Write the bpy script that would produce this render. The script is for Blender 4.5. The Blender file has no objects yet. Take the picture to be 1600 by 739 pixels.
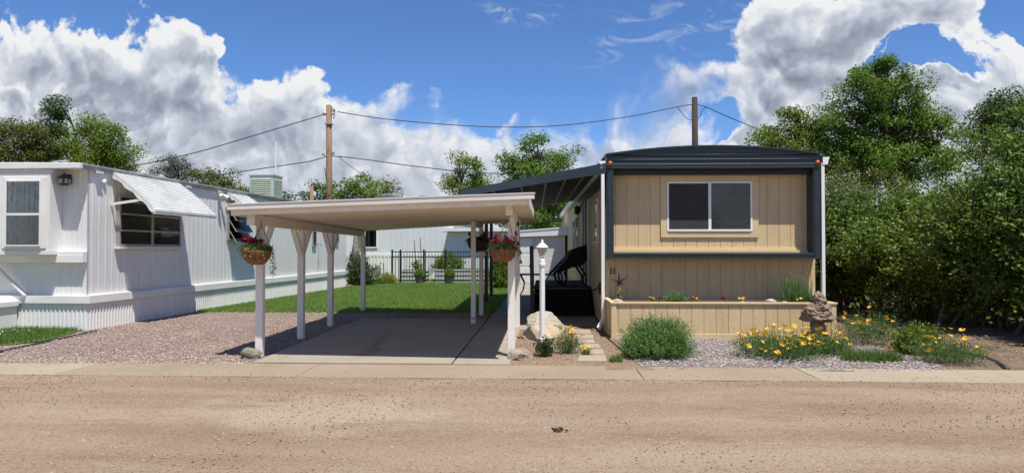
import bpy, bmesh, math, random
import numpy as np
from mathutils import Vector, Matrix, noise as mnoise

R = math.radians
S = bpy.context.scene
COL = S.collection

# ------------------------------------------------------------------ camera geometry
F, H = 1100.0, 1.55                      # focal length in px of a 1600 px wide frame, eye height
TH, PH = math.atan(50/1100), math.atan(19.5/1100)

def ray(px, py):
    a = (px-800)/F; b = (369.5-py)/F
    y = math.cos(PH)-b*math.sin(PH); z = math.sin(PH)+b*math.cos(PH)
    c, s = math.cos(TH), math.sin(TH)
    return Vector((a*c-y*s, a*s+y*c, z))
def at(px, py, Y):
    r = ray(px, py); t = Y/r.y
    return Vector((r.x*t, Y, H+r.z*t))
def gr(px, py, z=0.0):
    r = ray(px, py); t = (z-H)/r.z
    return Vector((r.x*t, r.y*t, z))

# ------------------------------------------------------------------ node helpers
class NT:
    def __init__(s, tree): s.t = tree; s.n = tree.nodes; s.l = tree.links
    def new(s, typ, **kw):
        n = s.n.new(typ)
        for k, v in kw.items(): setattr(n, k, v)
        return n
    def link(s, a, b): s.l.new(a, b)
    def put(s, sock, v):
        if isinstance(v, bpy.types.NodeSocket): s.link(v, sock)
        elif isinstance(v, (tuple, list)) and len(v) == 3 and sock.type == 'RGBA': sock.default_value = (*v, 1)
        else: sock.default_value = v
    def math(s, op, a, b=0.0, c=0.0, clamp=False):
        n = s.new('ShaderNodeMath', operation=op, use_clamp=clamp)
        s.put(n.inputs[0], a); s.put(n.inputs[1], b); s.put(n.inputs[2], c)
        return n.outputs[0]
    def vmath(s, op, a, b=(0, 0, 0)):
        n = s.new('ShaderNodeVectorMath', operation=op)
        s.put(n.inputs[0], a); s.put(n.inputs[1], b)
        return n.outputs[0]
    def mix(s, f, a, b, mode='MIX'):
        n = s.new('ShaderNodeMix', data_type='RGBA', blend_type=mode)
        s.put(n.inputs[0], f); s.put(n.inputs[6], a); s.put(n.inputs[7], b)
        return n.outputs[2]
    def noise(s, vec, scale, detail=4.0, rough=0.55, dist=0.0, out=0):
        n = s.new('ShaderNodeTexNoise')
        if vec is not None: s.link(vec, n.inputs['Vector'])
        n.inputs['Scale'].default_value = scale; n.inputs['Detail'].default_value = detail
        n.inputs['Roughness'].default_value = rough; n.inputs['Distortion'].default_value = dist
        return n.outputs[out]
    def voro(s, vec, scale, feature='F1', out='Distance', rnd=1.0):
        n = s.new('ShaderNodeTexVoronoi', feature=feature)
        if vec is not None: s.link(vec, n.inputs['Vector'])
        n.inputs['Scale'].default_value = scale; n.inputs['Randomness'].default_value = rnd
        return n.outputs[out]
    def ss(s, x, a, b, lo=0.0, hi=1.0):
        n = s.new('ShaderNodeMapRange', interpolation_type='SMOOTHSTEP')
        s.put(n.inputs[0], x); s.put(n.inputs[1], a); s.put(n.inputs[2], b); s.put(n.inputs[3], lo); s.put(n.inputs[4], hi)
        return n.outputs[0]
    def ramp(s, x, stops, interp='LINEAR'):
        n = s.new('ShaderNodeValToRGB'); e = n.color_ramp.elements; n.color_ramp.interpolation = interp
        while len(e) < len(stops): e.new(0.5)
        for el, (p, c) in zip(e, stops): el.position = p; el.color = (*c, 1)
        s.put(n.inputs[0], x); return n.outputs[0]
    def mapping(s, vec, scale=(1, 1, 1), rot=(0, 0, 0), loc=(0, 0, 0)):
        n = s.new('ShaderNodeMapping'); s.link(vec, n.inputs[0])
        n.inputs['Scale'].default_value = scale; n.inputs['Rotation'].default_value = rot; n.inputs['Location'].default_value = loc
        return n.outputs[0]
    def bump(s, h, strength=0.5, dist=0.01, nrm=None):
        n = s.new('ShaderNodeBump'); s.put(n.inputs['Height'], h)
        n.inputs['Strength'].default_value = strength; n.inputs['Distance'].default_value = dist
        if nrm is not None: s.link(nrm, n.inputs['Normal'])
        return n.outputs[0]

def newmat(name):
    m = bpy.data.materials.new(name); m.use_nodes = True
    t = NT(m.node_tree); t.n.clear()
    out = t.new('ShaderNodeOutputMaterial'); p = t.new('ShaderNodeBsdfPrincipled')
    t.link(p.outputs[0], out.inputs[0])
    co = t.new('ShaderNodeTexCoord').outputs['Object']
    return m, t, p, co, out

def pmat(name, col, col2=None, rough=0.6, scale=3.0, bump=0.0, bscale=60.0, bdist=0.004, metallic=0.0, stretch=None,
         dirt=None, dscale=1.6, dlo=0.55, dhi=0.8, damt=0.6, spec=0.5, fine=0.08, dstretch=None):
    m, t, p, co, out = newmat(name)
    v = t.mapping(co, stretch) if stretch else co
    col2 = col2 or tuple(c*0.8 for c in col)
    c = t.mix(t.ss(t.noise(v, scale, 5, 0.6), 0.3, 0.7), col, col2)
    if fine:
        f = t.noise(v, bscale, 3, 0.6)
        c = t.mix(1.0, c, t.ramp(f, [(0.25, (1-fine*2,)*3), (0.75, (1+fine,)*3)]), 'MULTIPLY')
    if dirt:
        d = t.math('MULTIPLY', t.ss(t.noise(t.mapping(co, dstretch) if dstretch else co, dscale, 7, 0.65, 0.3), dlo, dhi), damt)
        c = t.mix(d, c, dirt)
    t.link(c, p.inputs['Base Color'])
    p.inputs['Roughness'].default_value = rough; p.inputs['Metallic'].default_value = metallic
    p.inputs['Specular IOR Level'].default_value = spec
    if bump: t.link(t.bump(t.noise(v, bscale, 4, 0.6), bump, bdist), p.inputs['Normal'])
    return m

def leafmat(name, c1, c2, c3=None, trans=0.35, rough=0.55, scale=0.5):
    m, t, p, co, out = newmat(name)
    rnd = t.new('ShaderNodeNewGeometry').outputs['Random Per Island']
    c = t.mix(rnd, c1, c2)
    if c3: c = t.mix(t.ss(t.noise(co, scale, 3, 0.6), 0.42, 0.66), c, c3)
    t.link(c, p.inputs['Base Color']); p.inputs['Roughness'].default_value = rough
    p.inputs['Specular IOR Level'].default_value = 0.35
    tr = t.new('ShaderNodeBsdfTranslucent')
    t.link(t.mix(1.0, c, (1.15, 1.2, 0.55), 'MULTIPLY'), tr.inputs[0])
    mx = t.new('ShaderNodeMixShader'); mx.inputs[0].default_value = trans
    t.link(p.outputs[0], mx.inputs[1]); t.link(tr.outputs[0], mx.inputs[2]); t.link(mx.outputs[0], out.inputs[0])
    return m

def glassmat(name, tint=(0.72, 0.75, 0.75), refl=0.9, add=0.01):
    m, t, p, co, out = newmat(name)
    t.n.remove(p)
    tr = t.new('ShaderNodeBsdfTransparent'); tr.inputs[0].default_value = (*tint, 1)
    gl = t.new('ShaderNodeBsdfGlossy'); gl.inputs['Color'].default_value = (refl,)*3+(1,); gl.inputs['Roughness'].default_value = 0.02
    t.link(t.bump(t.noise(co, 2.5, 2, 0.5), 0.25, 0.02), gl.inputs['Normal'])
    fr = t.new('ShaderNodeFresnel'); fr.inputs[0].default_value = 1.5
    mx = t.new('ShaderNodeMixShader'); t.link(t.math('ADD', fr.outputs[0], add, clamp=True), mx.inputs[0])
    t.link(tr.outputs[0], mx.inputs[1]); t.link(gl.outputs[0], mx.inputs[2]); t.link(mx.outputs[0], out.inputs[0])
    return m

# ------------------------------------------------------------------ materials
M = {}
M['white_siding'] = pmat('white_siding', (0.744, 0.739, 0.719), (0.688, 0.683, 0.667), rough=0.42, scale=1.2, stretch=(1, 1, 0.4), bscale=25, fine=0.025, bump=0.06, bdist=0.01,
                         dirt=(0.50, 0.46, 0.37), dscale=1.5, dlo=0.52, dhi=0.82, damt=0.42, dstretch=(4, 4, 0.5))
M['white_trim'] = pmat('white_trim', (0.80, 0.79, 0.76), (0.73, 0.72, 0.68), rough=0.5, scale=2, fine=0.03, dirt=(0.45, 0.40, 0.31), dscale=3, dlo=0.62, dhi=0.9, damt=0.4)
M['skirt'] = pmat('skirt', (0.77, 0.765, 0.73), (0.71, 0.705, 0.68), rough=0.45, scale=1.5, stretch=(1, 1, 0.3), fine=0.03, dirt=(0.56, 0.50, 0.33), dscale=1.1, dlo=0.52, dhi=0.75, damt=0.5)
M['awning_metal'] = pmat('awning_metal', (0.80, 0.80, 0.78), (0.74, 0.74, 0.71), rough=0.4, scale=2, fine=0.03, dirt=(0.34, 0.32, 0.26), dscale=1.9, dlo=0.50, dhi=0.78, damt=0.55)
M['roof_edge'] = pmat('roof_edge', (0.46, 0.46, 0.46), (0.30, 0.30, 0.30), rough=0.5, scale=3, fine=0.1, dirt=(0.16, 0.15, 0.13), dscale=4, dlo=0.5, dhi=0.75)
M['carport_paint'] = pmat('carport_paint', (0.840, 0.809, 0.748), (0.766, 0.730, 0.660), rough=0.6, scale=2.5, fine=0.05, bump=0.15, bscale=45, stretch=(1, 1, 0.3), dirt=(0.36, 0.31, 0.25), dscale=3.5, dlo=0.6, dhi=0.85, damt=0.5)
M['carport_soffit'] = pmat('carport_soffit', (0.84, 0.76, 0.62), (0.76, 0.67, 0.53), rough=0.55, scale=0.8, stretch=(0.3, 2, 1), fine=0.04, dirt=(0.42, 0.33, 0.24), dscale=1.6, dlo=0.55, dhi=0.9, damt=0.45)
M['carport_fascia'] = pmat('carport_fascia', (0.742, 0.706, 0.638), (0.678, 0.631, 0.561), rough=0.5, scale=1.2, stretch=(1, 1, 3), fine=0.04, dirt=(0.33, 0.28, 0.22), dscale=2.2, dlo=0.6, dhi=0.85, damt=0.4)
M['tan'] = pmat('tan_siding', (0.653, 0.500, 0.277), (0.604, 0.449, 0.243), rough=0.62, scale=2.0, stretch=(3, 3, 0.5), bump=0.55, bscale=26, bdist=0.012, fine=0.06,
                dirt=(0.40, 0.30, 0.17), dscale=1.4, dlo=0.50, dhi=0.80, damt=0.5, dstretch=(4.5, 4.5, 0.6))
M['tan_trim'] = pmat('tan_trim', (0.676, 0.525, 0.302), (0.632, 0.480, 0.269), rough=0.55, scale=3, bump=0.2, bscale=40, fine=0.05)
M['navy'] = pmat('navy_metal', (0.014, 0.025, 0.035), (0.021, 0.033, 0.042), rough=0.36, scale=2.0, stretch=(0.4, 1, 3), fine=0.1, dirt=(0.07, 0.075, 0.08), dscale=3, dlo=0.6, dhi=0.85, damt=0.35)
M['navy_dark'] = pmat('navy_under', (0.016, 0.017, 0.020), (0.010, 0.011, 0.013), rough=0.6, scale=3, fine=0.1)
M['steel_seam'] = pmat('steel_seam', (0.30, 0.30, 0.31), (0.24, 0.24, 0.25), rough=0.5, scale=6)
M['white_vinyl'] = pmat('white_vinyl', (0.82, 0.82, 0.80), (0.78, 0.78, 0.76), rough=0.35, scale=3, fine=0.02)
M['black_paint'] = pmat('black_paint', (0.012, 0.012, 0.013), (0.018, 0.018, 0.018), rough=0.4, scale=6, fine=0.1)
M['black_deck'] = pmat('black_deck', (0.008, 0.008, 0.009), (0.013, 0.012, 0.012), rough=0.75, scale=3, stretch=(0.4, 4, 4), fine=0.15, bump=0.2, spec=0.25)
M['black_void'] = pmat('dark_interior', (0.010, 0.010, 0.010), (0.014, 0.013, 0.012), rough=0.9, fine=0)
M['glass'] = glassmat('window_glass')
M['glass_blue'] = glassmat('window_glass_pale', (0.85, 0.88, 0.88), 0.9, 0.0)
M['screen'] = pmat('fly_screen', (0.030, 0.028, 0.026), (0.038, 0.034, 0.030), rough=0.75, scale=5, bscale=300, fine=0.1)
M['blind'] = pmat('blind_slat', (0.30, 0.29, 0.27), (0.26, 0.25, 0.23), rough=0.6, scale=4)
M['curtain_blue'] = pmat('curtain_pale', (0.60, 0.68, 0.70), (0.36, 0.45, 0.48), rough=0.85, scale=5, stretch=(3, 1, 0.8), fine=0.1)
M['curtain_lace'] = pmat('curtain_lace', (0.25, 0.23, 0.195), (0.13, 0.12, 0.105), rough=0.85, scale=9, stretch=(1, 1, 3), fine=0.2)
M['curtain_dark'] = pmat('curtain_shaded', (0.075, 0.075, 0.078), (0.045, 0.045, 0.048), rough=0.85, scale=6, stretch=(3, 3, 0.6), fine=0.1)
M['alum'] = pmat('aluminium_frame', (0.42, 0.40, 0.37), (0.33, 0.31, 0.28), rough=0.4, scale=6, metallic=0.3)
M['bronze'] = pmat('lantern_metal', (0.035, 0.026, 0.020), (0.05, 0.04, 0.03), rough=0.45, scale=10)
M['lamp_glass'] = pmat('lamp_glass', (0.42, 0.42, 0.40), (0.36, 0.36, 0.34), rough=0.2, scale=6)
M['amber'] = pmat('amber_lens', (0.50, 0.115, 0.03), (0.42, 0.09, 0.03), rough=0.3, scale=12)
M['pole_wood'] = pmat('pole_wood', (0.30, 0.205, 0.115), (0.20, 0.13, 0.07), rough=0.85, scale=3, stretch=(6, 6, 0.35), bump=0.5, bscale=20, fine=0.25, dirt=(0.06, 0.045, 0.03), dscale=2.6, dlo=0.55, dhi=0.7, damt=0.7)
M['pole_dark'] = pmat('pole_tarred', (0.060, 0.038, 0.024), (0.035, 0.022, 0.016), rough=0.85, scale=3, stretch=(6, 6, 0.4), bump=0.5, bscale=20, fine=0.3)
M['wire'] = pmat('wire', (0.012, 0.012, 0.012), rough=0.6, fine=0)
M['cooler'] = pmat('cooler_metal', (0.42, 0.50, 0.50), (0.37, 0.45, 0.45), rough=0.45, scale=3, fine=0.05, dirt=(0.30, 0.27, 0.2), dscale=4, dlo=0.6, dhi=0.85)
M['cooler_louver'] = pmat('cooler_louver', (0.42, 0.47, 0.34), (0.35, 0.40, 0.28), rough=0.5, scale=5)
M['bark'] = pmat('bark', (0.16, 0.125, 0.09), (0.09, 0.07, 0.05), rough=0.9, scale=4, stretch=(4, 4, 0.7), bump=0.8, bscale=18, bdist=0.03, fine=0.25)
M['bark_pale'] = pmat('bark_pale', (0.36, 0.34, 0.30), (0.16, 0.13, 0.10), rough=0.9, scale=7, bump=0.6, bscale=18, bdist=0.02, fine=0.2)
M['coco'] = pmat('coco_liner', (0.33, 0.155, 0.055), (0.22, 0.095, 0.035), rough=0.95, scale=14, bump=0.9, bscale=70, bdist=0.01, fine=0.3)
M['terracotta'] = pmat('brown_planter', (0.27, 0.115, 0.045), (0.2, 0.08, 0.03), rough=0.8, scale=12, bump=0.5, bscale=50, bdist=0.008, fine=0.2)
M['soil'] = pmat('soil', (0.10, 0.07, 0.045), (0.06, 0.042, 0.03), rough=0.95, scale=8, bump=0.8, bscale=40, fine=0.3)
M['rust'] = pmat('rusted_iron', (0.055, 0.032, 0.022), (0.03, 0.02, 0.016), rough=0.8, scale=14, fine=0.2)
M['driftwood'] = pmat('driftwood', (0.36, 0.25, 0.13), (0.20, 0.12, 0.06), rough=0.9, scale=9, bump=0.7, bscale=30, fine=0.25)
M['block'] = pmat('garden_block', (0.36, 0.35, 0.36), (0.28, 0.275, 0.285), rough=0.8, scale=5, fine=0.1)
M['pot'] = pmat('grey_pot', (0.14, 0.14, 0.145), (0.10, 0.10, 0.105), rough=0.6, scale=5)
M['far_white'] = pmat('far_white_siding', (0.70, 0.72, 0.73), (0.64, 0.66, 0.68), rough=0.5, scale=0.8, fine=0.02)
M['far_roof'] = pmat('far_roof', (0.33, 0.34, 0.36), (0.26, 0.27, 0.29), rough=0.5, scale=1, fine=0.05)
M['shed_block'] = pmat('shed_paint', (0.68, 0.68, 0.67), (0.60, 0.60, 0.58), rough=0.7, scale=2, bump=0.2, bscale=30, fine=0.05, dirt=(0.40, 0.34, 0.26), dscale=1.8, dlo=0.58, dhi=0.8, damt=0.5)
M['sling'] = pmat('sling_fabric', (0.022, 0.017, 0.015), (0.035, 0.028, 0.024), rough=0.8, scale=8, bscale=120, fine=0.2)
M['red'] = leafmat('petal_red', (0.52, 0.012, 0.02), (0.36, 0.006, 0.03), trans=0.2)
M['darkred'] = leafmat('petal_crimson', (0.13, 0.006, 0.018), (0.20, 0.008, 0.025), trans=0.2)
M['pink'] = leafmat('petal_pink', (0.62, 0.10, 0.14), (0.70, 0.30, 0.30), trans=0.2)
M['orange'] = leafmat('petal_orange', (0.85, 0.38, 0.015), (0.85, 0.50, 0.03), trans=0.2)
M['yellow'] = leafmat('petal_yellow', (0.85, 0.54, 0.035), (0.85, 0.44, 0.025), trans=0.2)
M['whitepetal'] = leafmat('petal_white', (0.75, 0.74, 0.66), (0.7, 0.68, 0.55), trans=0.2)
M['leaf_elm'] = leafmat('leaf_elm', (0.104, 0.161, 0.021), (0.157, 0.218, 0.031), (0.128, 0.204, 0.043), trans=0.27, scale=0.6)
M['leaf_elm_light'] = leafmat('leaf_elm_light', (0.131, 0.188, 0.024), (0.190, 0.249, 0.038), (0.152, 0.230, 0.045), trans=0.27, scale=0.8)
M['leaf_elm_deep'] = leafmat('leaf_elm_deep', (0.061, 0.106, 0.022), (0.098, 0.151, 0.032), (0.079, 0.123, 0.022), trans=0.27, scale=0.8)
M['leaf_big'] = leafmat('leaf_cottonwood', (0.095, 0.170, 0.028), (0.152, 0.246, 0.042), (0.119, 0.196, 0.026), trans=0.35)
M['leaf_mid'] = leafmat('leaf_mid', (0.119, 0.186, 0.024), (0.182, 0.257, 0.037), (0.142, 0.207, 0.022), trans=0.35)
M['leaf_dark'] = leafmat('leaf_dark', (0.048, 0.087, 0.031), (0.078, 0.123, 0.039), (0.064, 0.106, 0.028), trans=0.3)
M['leaf_pine'] = leafmat('needle_pine', (0.039, 0.060, 0.029), (0.068, 0.088, 0.039), trans=0.15)
M['leaf_olive'] = leafmat('leaf_olive', (0.101, 0.128, 0.030), (0.155, 0.176, 0.046), trans=0.35)
M['leaf_sage'] = leafmat('leaf_sage', (0.134, 0.242, 0.079), (0.199, 0.307, 0.112), (0.108, 0.222, 0.053), trans=0.3, scale=3)
M['leaf_poppy'] = leafmat('leaf_poppy', (0.095, 0.173, 0.060), (0.140, 0.215, 0.076), (0.081, 0.179, 0.032), trans=0.3, scale=3)
M['leaf_basket'] = leafmat('leaf_basket', (0.165, 0.253, 0.055), (0.363, 0.440, 0.176), (0.099, 0.165, 0.039), trans=0.35, scale=8)
M['leaf_vine'] = leafmat('leaf_vine', (0.045, 0.07, 0.03), (0.08, 0.11, 0.04), trans=0.3)
M['leaf_yellow'] = leafmat('leaf_golden', (0.22, 0.25, 0.035), (0.30, 0.31, 0.06), trans=0.3)
M['leaf_ball'] = leafmat('leaf_ball', (0.13, 0.25, 0.03), (0.19, 0.32, 0.05), trans=0.3)
M['grass'] = leafmat('grass_blade', (0.152, 0.266, 0.053), (0.237, 0.345, 0.090), (0.183, 0.261, 0.073), trans=0.35, scale=0.7)
M['grass_tuft'] = leafmat('grass_tuft', (0.089, 0.162, 0.026), (0.137, 0.212, 0.048), trans=0.35)
M['dry_stem'] = leafmat('dry_stem', (0.26, 0.25, 0.16), (0.18, 0.2, 0.12), trans=0.25)

def concrete(name, c1, c2, stain, crack=None):
    m, t, p, co, out = newmat(name)
    a = t.mix(t.ss(t.noise(co, 0.9, 6, 0.6), 0.3, 0.7), c1, c2)
    a = t.mix(t.math('MULTIPLY', t.ss(t.noise(t.mapping(co, (1.0, 0.5, 1)), 1.7, 7, 0.7, 0.6), 0.54, 0.74), 0.55), a, stain)
    if crack:
        sp = t.new('ShaderNodeSeparateXYZ'); t.link(t.vmath('ADD', co, t.vmath('MULTIPLY', t.vmath('SUBTRACT', t.noise(co, 3.0, 6, 0.65, out=1), (0.5, 0.5, 0.5)), (0.7, 0.7, 0))), sp.inputs[0])
        q = t.math('SUBTRACT', sp.outputs[0], t.math('ADD', crack[0], t.math('MULTIPLY', t.math('SUBTRACT', sp.outputs[1], crack[1]), crack[2])))
        k = t.math('MULTIPLY', t.ss(t.math('ABSOLUTE', q), 0.13, 0.02), t.math('MULTIPLY', t.ss(sp.outputs[1], crack[1]-0.1, crack[1]+0.3), t.ss(sp.outputs[1], crack[3]+0.3, crack[3]-0.3)))
        a = t.mix(t.math('MULTIPLY', k, 0.65), a, stain)
    f = t.noise(co, 120, 3, 0.7)
    a = t.mix(1.0, a, t.ramp(f, [(0.3, (0.84,)*3), (0.7, (1.1,)*3)]), 'MULTIPLY')
    t.link(a, p.inputs['Base Color']); p.inputs['Roughness'].default_value = 0.85
    t.link(t.bump(f, 0.35, 0.004), p.inputs['Normal'])
    return m
M['concrete'] = concrete('concrete_drive', (0.355, 0.307, 0.239), (0.307, 0.260, 0.200), (0.194, 0.163, 0.124), (-2.50, 9.9, -0.14, 12.4))
M['concrete_strip'] = concrete('concrete_gutter', (0.316, 0.248, 0.167), (0.281, 0.218, 0.143), (0.226, 0.165, 0.104))
M['concrete_pale'] = concrete('concrete_gutter_pale', (0.370, 0.308, 0.212), (0.339, 0.276, 0.185), (0.282, 0.227, 0.142))
M['paver'] = concrete('paver_stone', (0.378, 0.310, 0.230), (0.333, 0.266, 0.189), (0.252, 0.189, 0.126))

def dirtmat():
    m, t, p, co, out = newmat('road_dirt')
    a = t.mix(t.ss(t.noise(co, 0.45, 6, 0.6), 0.32, 0.68), (0.304, 0.218, 0.143), (0.256, 0.176, 0.112))
    # worn wheel tracks and pale dusty patches run along the road
    tr = t.ss(t.noise(t.mapping(co, (0.22, 1.5, 1)), 1.0, 6, 0.65, 0.5), 0.42, 0.70)
    a = t.mix(t.math('MULTIPLY', tr, 0.75), a, (0.363, 0.277, 0.190))
    d = t.new('ShaderNodeVectorMath', operation='LENGTH')
    t.link(t.mapping(co, (0.55, 1.0, 0), loc=(1.15, -6.6, 0)), d.inputs[0])
    dd = t.math('ADD', d.outputs['Value'], t.math('MULTIPLY', t.math('SUBTRACT', t.noise(co, 1.4, 6, 0.65), 0.5), 1.4))
    a = t.mix(t.ss(dd, 1.0, 0.3, 0.0, 0.75), a, (0.403, 0.327, 0.233))
    # packed wheel paths run along the road, looser stony ridges lie between and beside them
    sy = t.new('ShaderNodeSeparateXYZ'); t.link(co, sy.inputs[0])
    wob = t.math('ADD', sy.outputs[1], t.math('MULTIPLY', t.math('SUBTRACT', t.noise(t.mapping(co, (0.35, 1.0, 1)), 0.9, 5, 0.6), 0.5), 1.3))
    ruts = None
    for c_, w_ in ((5.35, 0.26), (6.55, 0.24), (7.45, 0.20)):
        q_ = t.math('DIVIDE', t.math('SUBTRACT', wob, c_), w_); g_ = t.math('POWER', 2.718, t.math('MULTIPLY', t.math('MULTIPLY', q_, q_), -1.0)); ruts = g_ if ruts is None else t.math('ADD', ruts, g_)
    a = t.mix(t.math('MULTIPLY', ruts, 0.26, clamp=True), a, (0.395, 0.304, 0.228))
    red = t.ss(t.noise(t.mapping(co, (0.6, 1.6, 1), loc=(4, 2, 0)), 1.1, 6, 0.65), 0.52, 0.72)
    a = t.mix(t.math('MULTIPLY', red, 0.6), a, (0.217, 0.140, 0.089))
    f = t.noise(co, 42, 8, 0.85)
    a = t.mix(1.0, a, t.ramp(f, [(0.30, (0.42,)*3), (0.5, (0.98,)*3), (0.72, (1.30,)*3)]), 'MULTIPLY')
    v = t.new('ShaderNodeTexVoronoi'); t.link(co, v.inputs['Vector']); v.inputs['Scale'].default_value = 52
    sep = t.new('ShaderNodeSeparateColor'); t.link(v.outputs['Color'], sep.inputs[0])
    peb = t.math('MULTIPLY', t.ss(t.math('SUBTRACT', sep.outputs[0], t.math('MULTIPLY', ruts, 0.22)), 0.52, 0.56), t.ss(v.outputs['Distance'], 0.42, 0.30))
    a = t.mix(t.math('MULTIPLY', peb, 0.85), a, t.ramp(sep.outputs[1], [(0.0, (0.098, 0.067, 0.049)), (0.45, (0.231, 0.153, 0.105)), (0.8, (0.342, 0.273, 0.201)), (1.0, (0.445, 0.391, 0.322))]))
    t.link(a, p.inputs['Base Color']); p.inputs['Roughness'].default_value = 0.95; p.inputs['Specular IOR Level'].default_value = 0.2
    h = t.math('ADD', t.math('MULTIPLY', f, 0.7), t.math('MULTIPLY', peb, 0.6))
    h = t.math('ADD', h, t.noise(co, 9, 6, 0.7))
    t.link(t.bump(h, 0.75, 0.016), p.inputs['Normal'])
    return m
M['dirt'] = dirtmat()

def gravelmat(name, stops, base, scale=38):
    m, t, p, co, out = newmat(name)
    v = t.new('ShaderNodeTexVoronoi'); t.link(co, v.inputs['Vector']); v.inputs['Scale'].default_value = scale
    sep = t.new('ShaderNodeSeparateColor'); t.link(v.outputs['Color'], sep.inputs[0])
    c = t.ramp(sep.outputs[0], stops)
    c = t.mix(t.ss(v.outputs['Distance'], 0.35, 0.75), c, base)
    c = t.mix(1.0, c, t.ramp(t.noise(co, 0.8, 5, 0.6), [(0.3, (0.86, 0.84, 0.82)), (0.7, (1.1, 1.08, 1.05))]), 'MULTIPLY')
    t.link(c, p.inputs['Base Color']); p.inputs['Roughness'].default_value = 0.9; p.inputs['Specular IOR Level'].default_value = 0.25
    h = t.math('ADD', t.math('SUBTRACT', 1.0, v.outputs['Distance']), t.math('MULTIPLY', sep.outputs[1], 0.8))
    t.link(t.bump(h, 0.9, 0.02), p.inputs['Normal'])
    return m
PINK = [(0.0, (0.146, 0.107, 0.090)), (0.25, (0.292, 0.215, 0.176)), (0.55, (0.370, 0.275, 0.224)), (0.8, (0.439, 0.348, 0.288)), (1.0, (0.542, 0.482, 0.421))]
TAN = [(0.0, (0.202, 0.136, 0.088)), (0.3, (0.317, 0.220, 0.145)), (0.6, (0.378, 0.264, 0.172)), (0.85, (0.422, 0.321, 0.229)), (1.0, (0.493, 0.422, 0.352))]
GREY = [(0.0, (0.152, 0.129, 0.122)), (0.3, (0.274, 0.228, 0.209)), (0.6, (0.327, 0.266, 0.239)), (0.85, (0.395, 0.342, 0.312)), (1.0, (0.471, 0.441, 0.410))]
M['gravel_pink'] = gravelmat('gravel_pink', PINK, (0.16, 0.11, 0.095))
M['gravel_tan'] = gravelmat('gravel_tan', TAN, (0.26, 0.175, 0.11), 46)
M['gravel_grey'] = gravelmat('gravel_grey', GREY, (0.17, 0.13, 0.11), 36)
M['bed_soil'] = pmat('bed_soil', (0.230, 0.157, 0.098), (0.145, 0.098, 0.061), rough=0.95, scale=2.2, bump=0.8, bscale=30, bdist=0.02, fine=0.3, dirt=(0.306, 0.230, 0.153), dscale=3, dlo=0.55, dhi=0.75)
M['far_ground'] = pmat('far_ground', (0.27, 0.205, 0.135), (0.17, 0.165, 0.075), rough=0.95, scale=0.25, bump=0.4, bscale=8, bdist=0.03, fine=0.15)
M['lawn_base'] = pmat('lawn_base', (0.121, 0.202, 0.050), (0.157, 0.231, 0.069), rough=0.9, scale=1.2, bump=0.8, bscale=40, bdist=0.03, fine=0.25, dirt=(0.30, 0.27, 0.10), dscale=1.1, dlo=0.5, dhi=0.72, damt=0.7)

def stonemat(name, stops, scale=30):
    m, t, p, co, out = newmat(name)
    rnd = t.new('ShaderNodeNewGeometry').outputs['Random Per Island']
    t.link(t.ramp(rnd, stops), p.inputs['Base Color']); p.inputs['Roughness'].default_value = 0.85
    return m
M['pebble_pink'] = stonemat('pebble_pink', PINK)
M['pebble_grey'] = stonemat('pebble_grey', GREY)
M['pebble_road'] = stonemat('pebble_road', [(0, (0.13, 0.085, 0.065)), (0.4, (0.26, 0.175, 0.125)), (0.8, (0.36, 0.27, 0.205)), (1, (0.50, 0.44, 0.37))])

def rockmat(name, c1, c2, c3, scale=3.0, lich=None):
    m, t, p, co, out = newmat(name)
    a = t.mix(t.ss(t.noise(co, scale, 7, 0.65, 0.6), 0.35, 0.65), c1, c2)
    a = t.mix(t.ss(t.noise(t.mapping(co, (1, 1, 2.5), rot=(0.4, 0.2, 0)), scale*1.3, 7, 0.65, 1.2), 0.52, 0.68), a, c3)
    f = t.noise(co, 28, 7, 0.75)
    a = t.mix(1.0, a, t.ramp(f, [(0.3, (0.66,)*3), (0.7, (1.12,)*3)]), 'MULTIPLY')
    t.link(a, p.inputs['Base Color']); p.inputs['Roughness'].default_value = 0.9; p.inputs['Specular IOR Level'].default_value = 0.25
    t.link(t.bump(t.math('ADD', f, t.noise(co, 8, 6, 0.7)), 0.8, 0.03), p.inputs['Normal'])
    return m
M['rock_white'] = rockmat('rock_white', (0.56, 0.51, 0.42), (0.48, 0.42, 0.33), (0.36, 0.30, 0.22))
M['rock_tan'] = rockmat('rock_tan', (0.58, 0.48, 0.35), (0.53, 0.36, 0.20), (0.62, 0.56, 0.46), 2.2)
M['rock_brown'] = rockmat('rock_brown', (0.44, 0.37, 0.275), (0.30, 0.24, 0.17), (0.52, 0.46, 0.37), 4)
M['rock_green'] = rockmat('rock_lichen', (0.27, 0.25, 0.18), (0.36, 0.31, 0.23), (0.19, 0.175, 0.13), 5)
M['rock_statue'] = rockmat('rock_weathered', (0.386, 0.277, 0.187), (0.243, 0.168, 0.120), (0.515, 0.408, 0.299), 7)
M['edging'] = pmat('edging_rubber', (0.018, 0.018, 0.02), (0.035, 0.032, 0.03), rough=0.6, scale=6)

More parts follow.
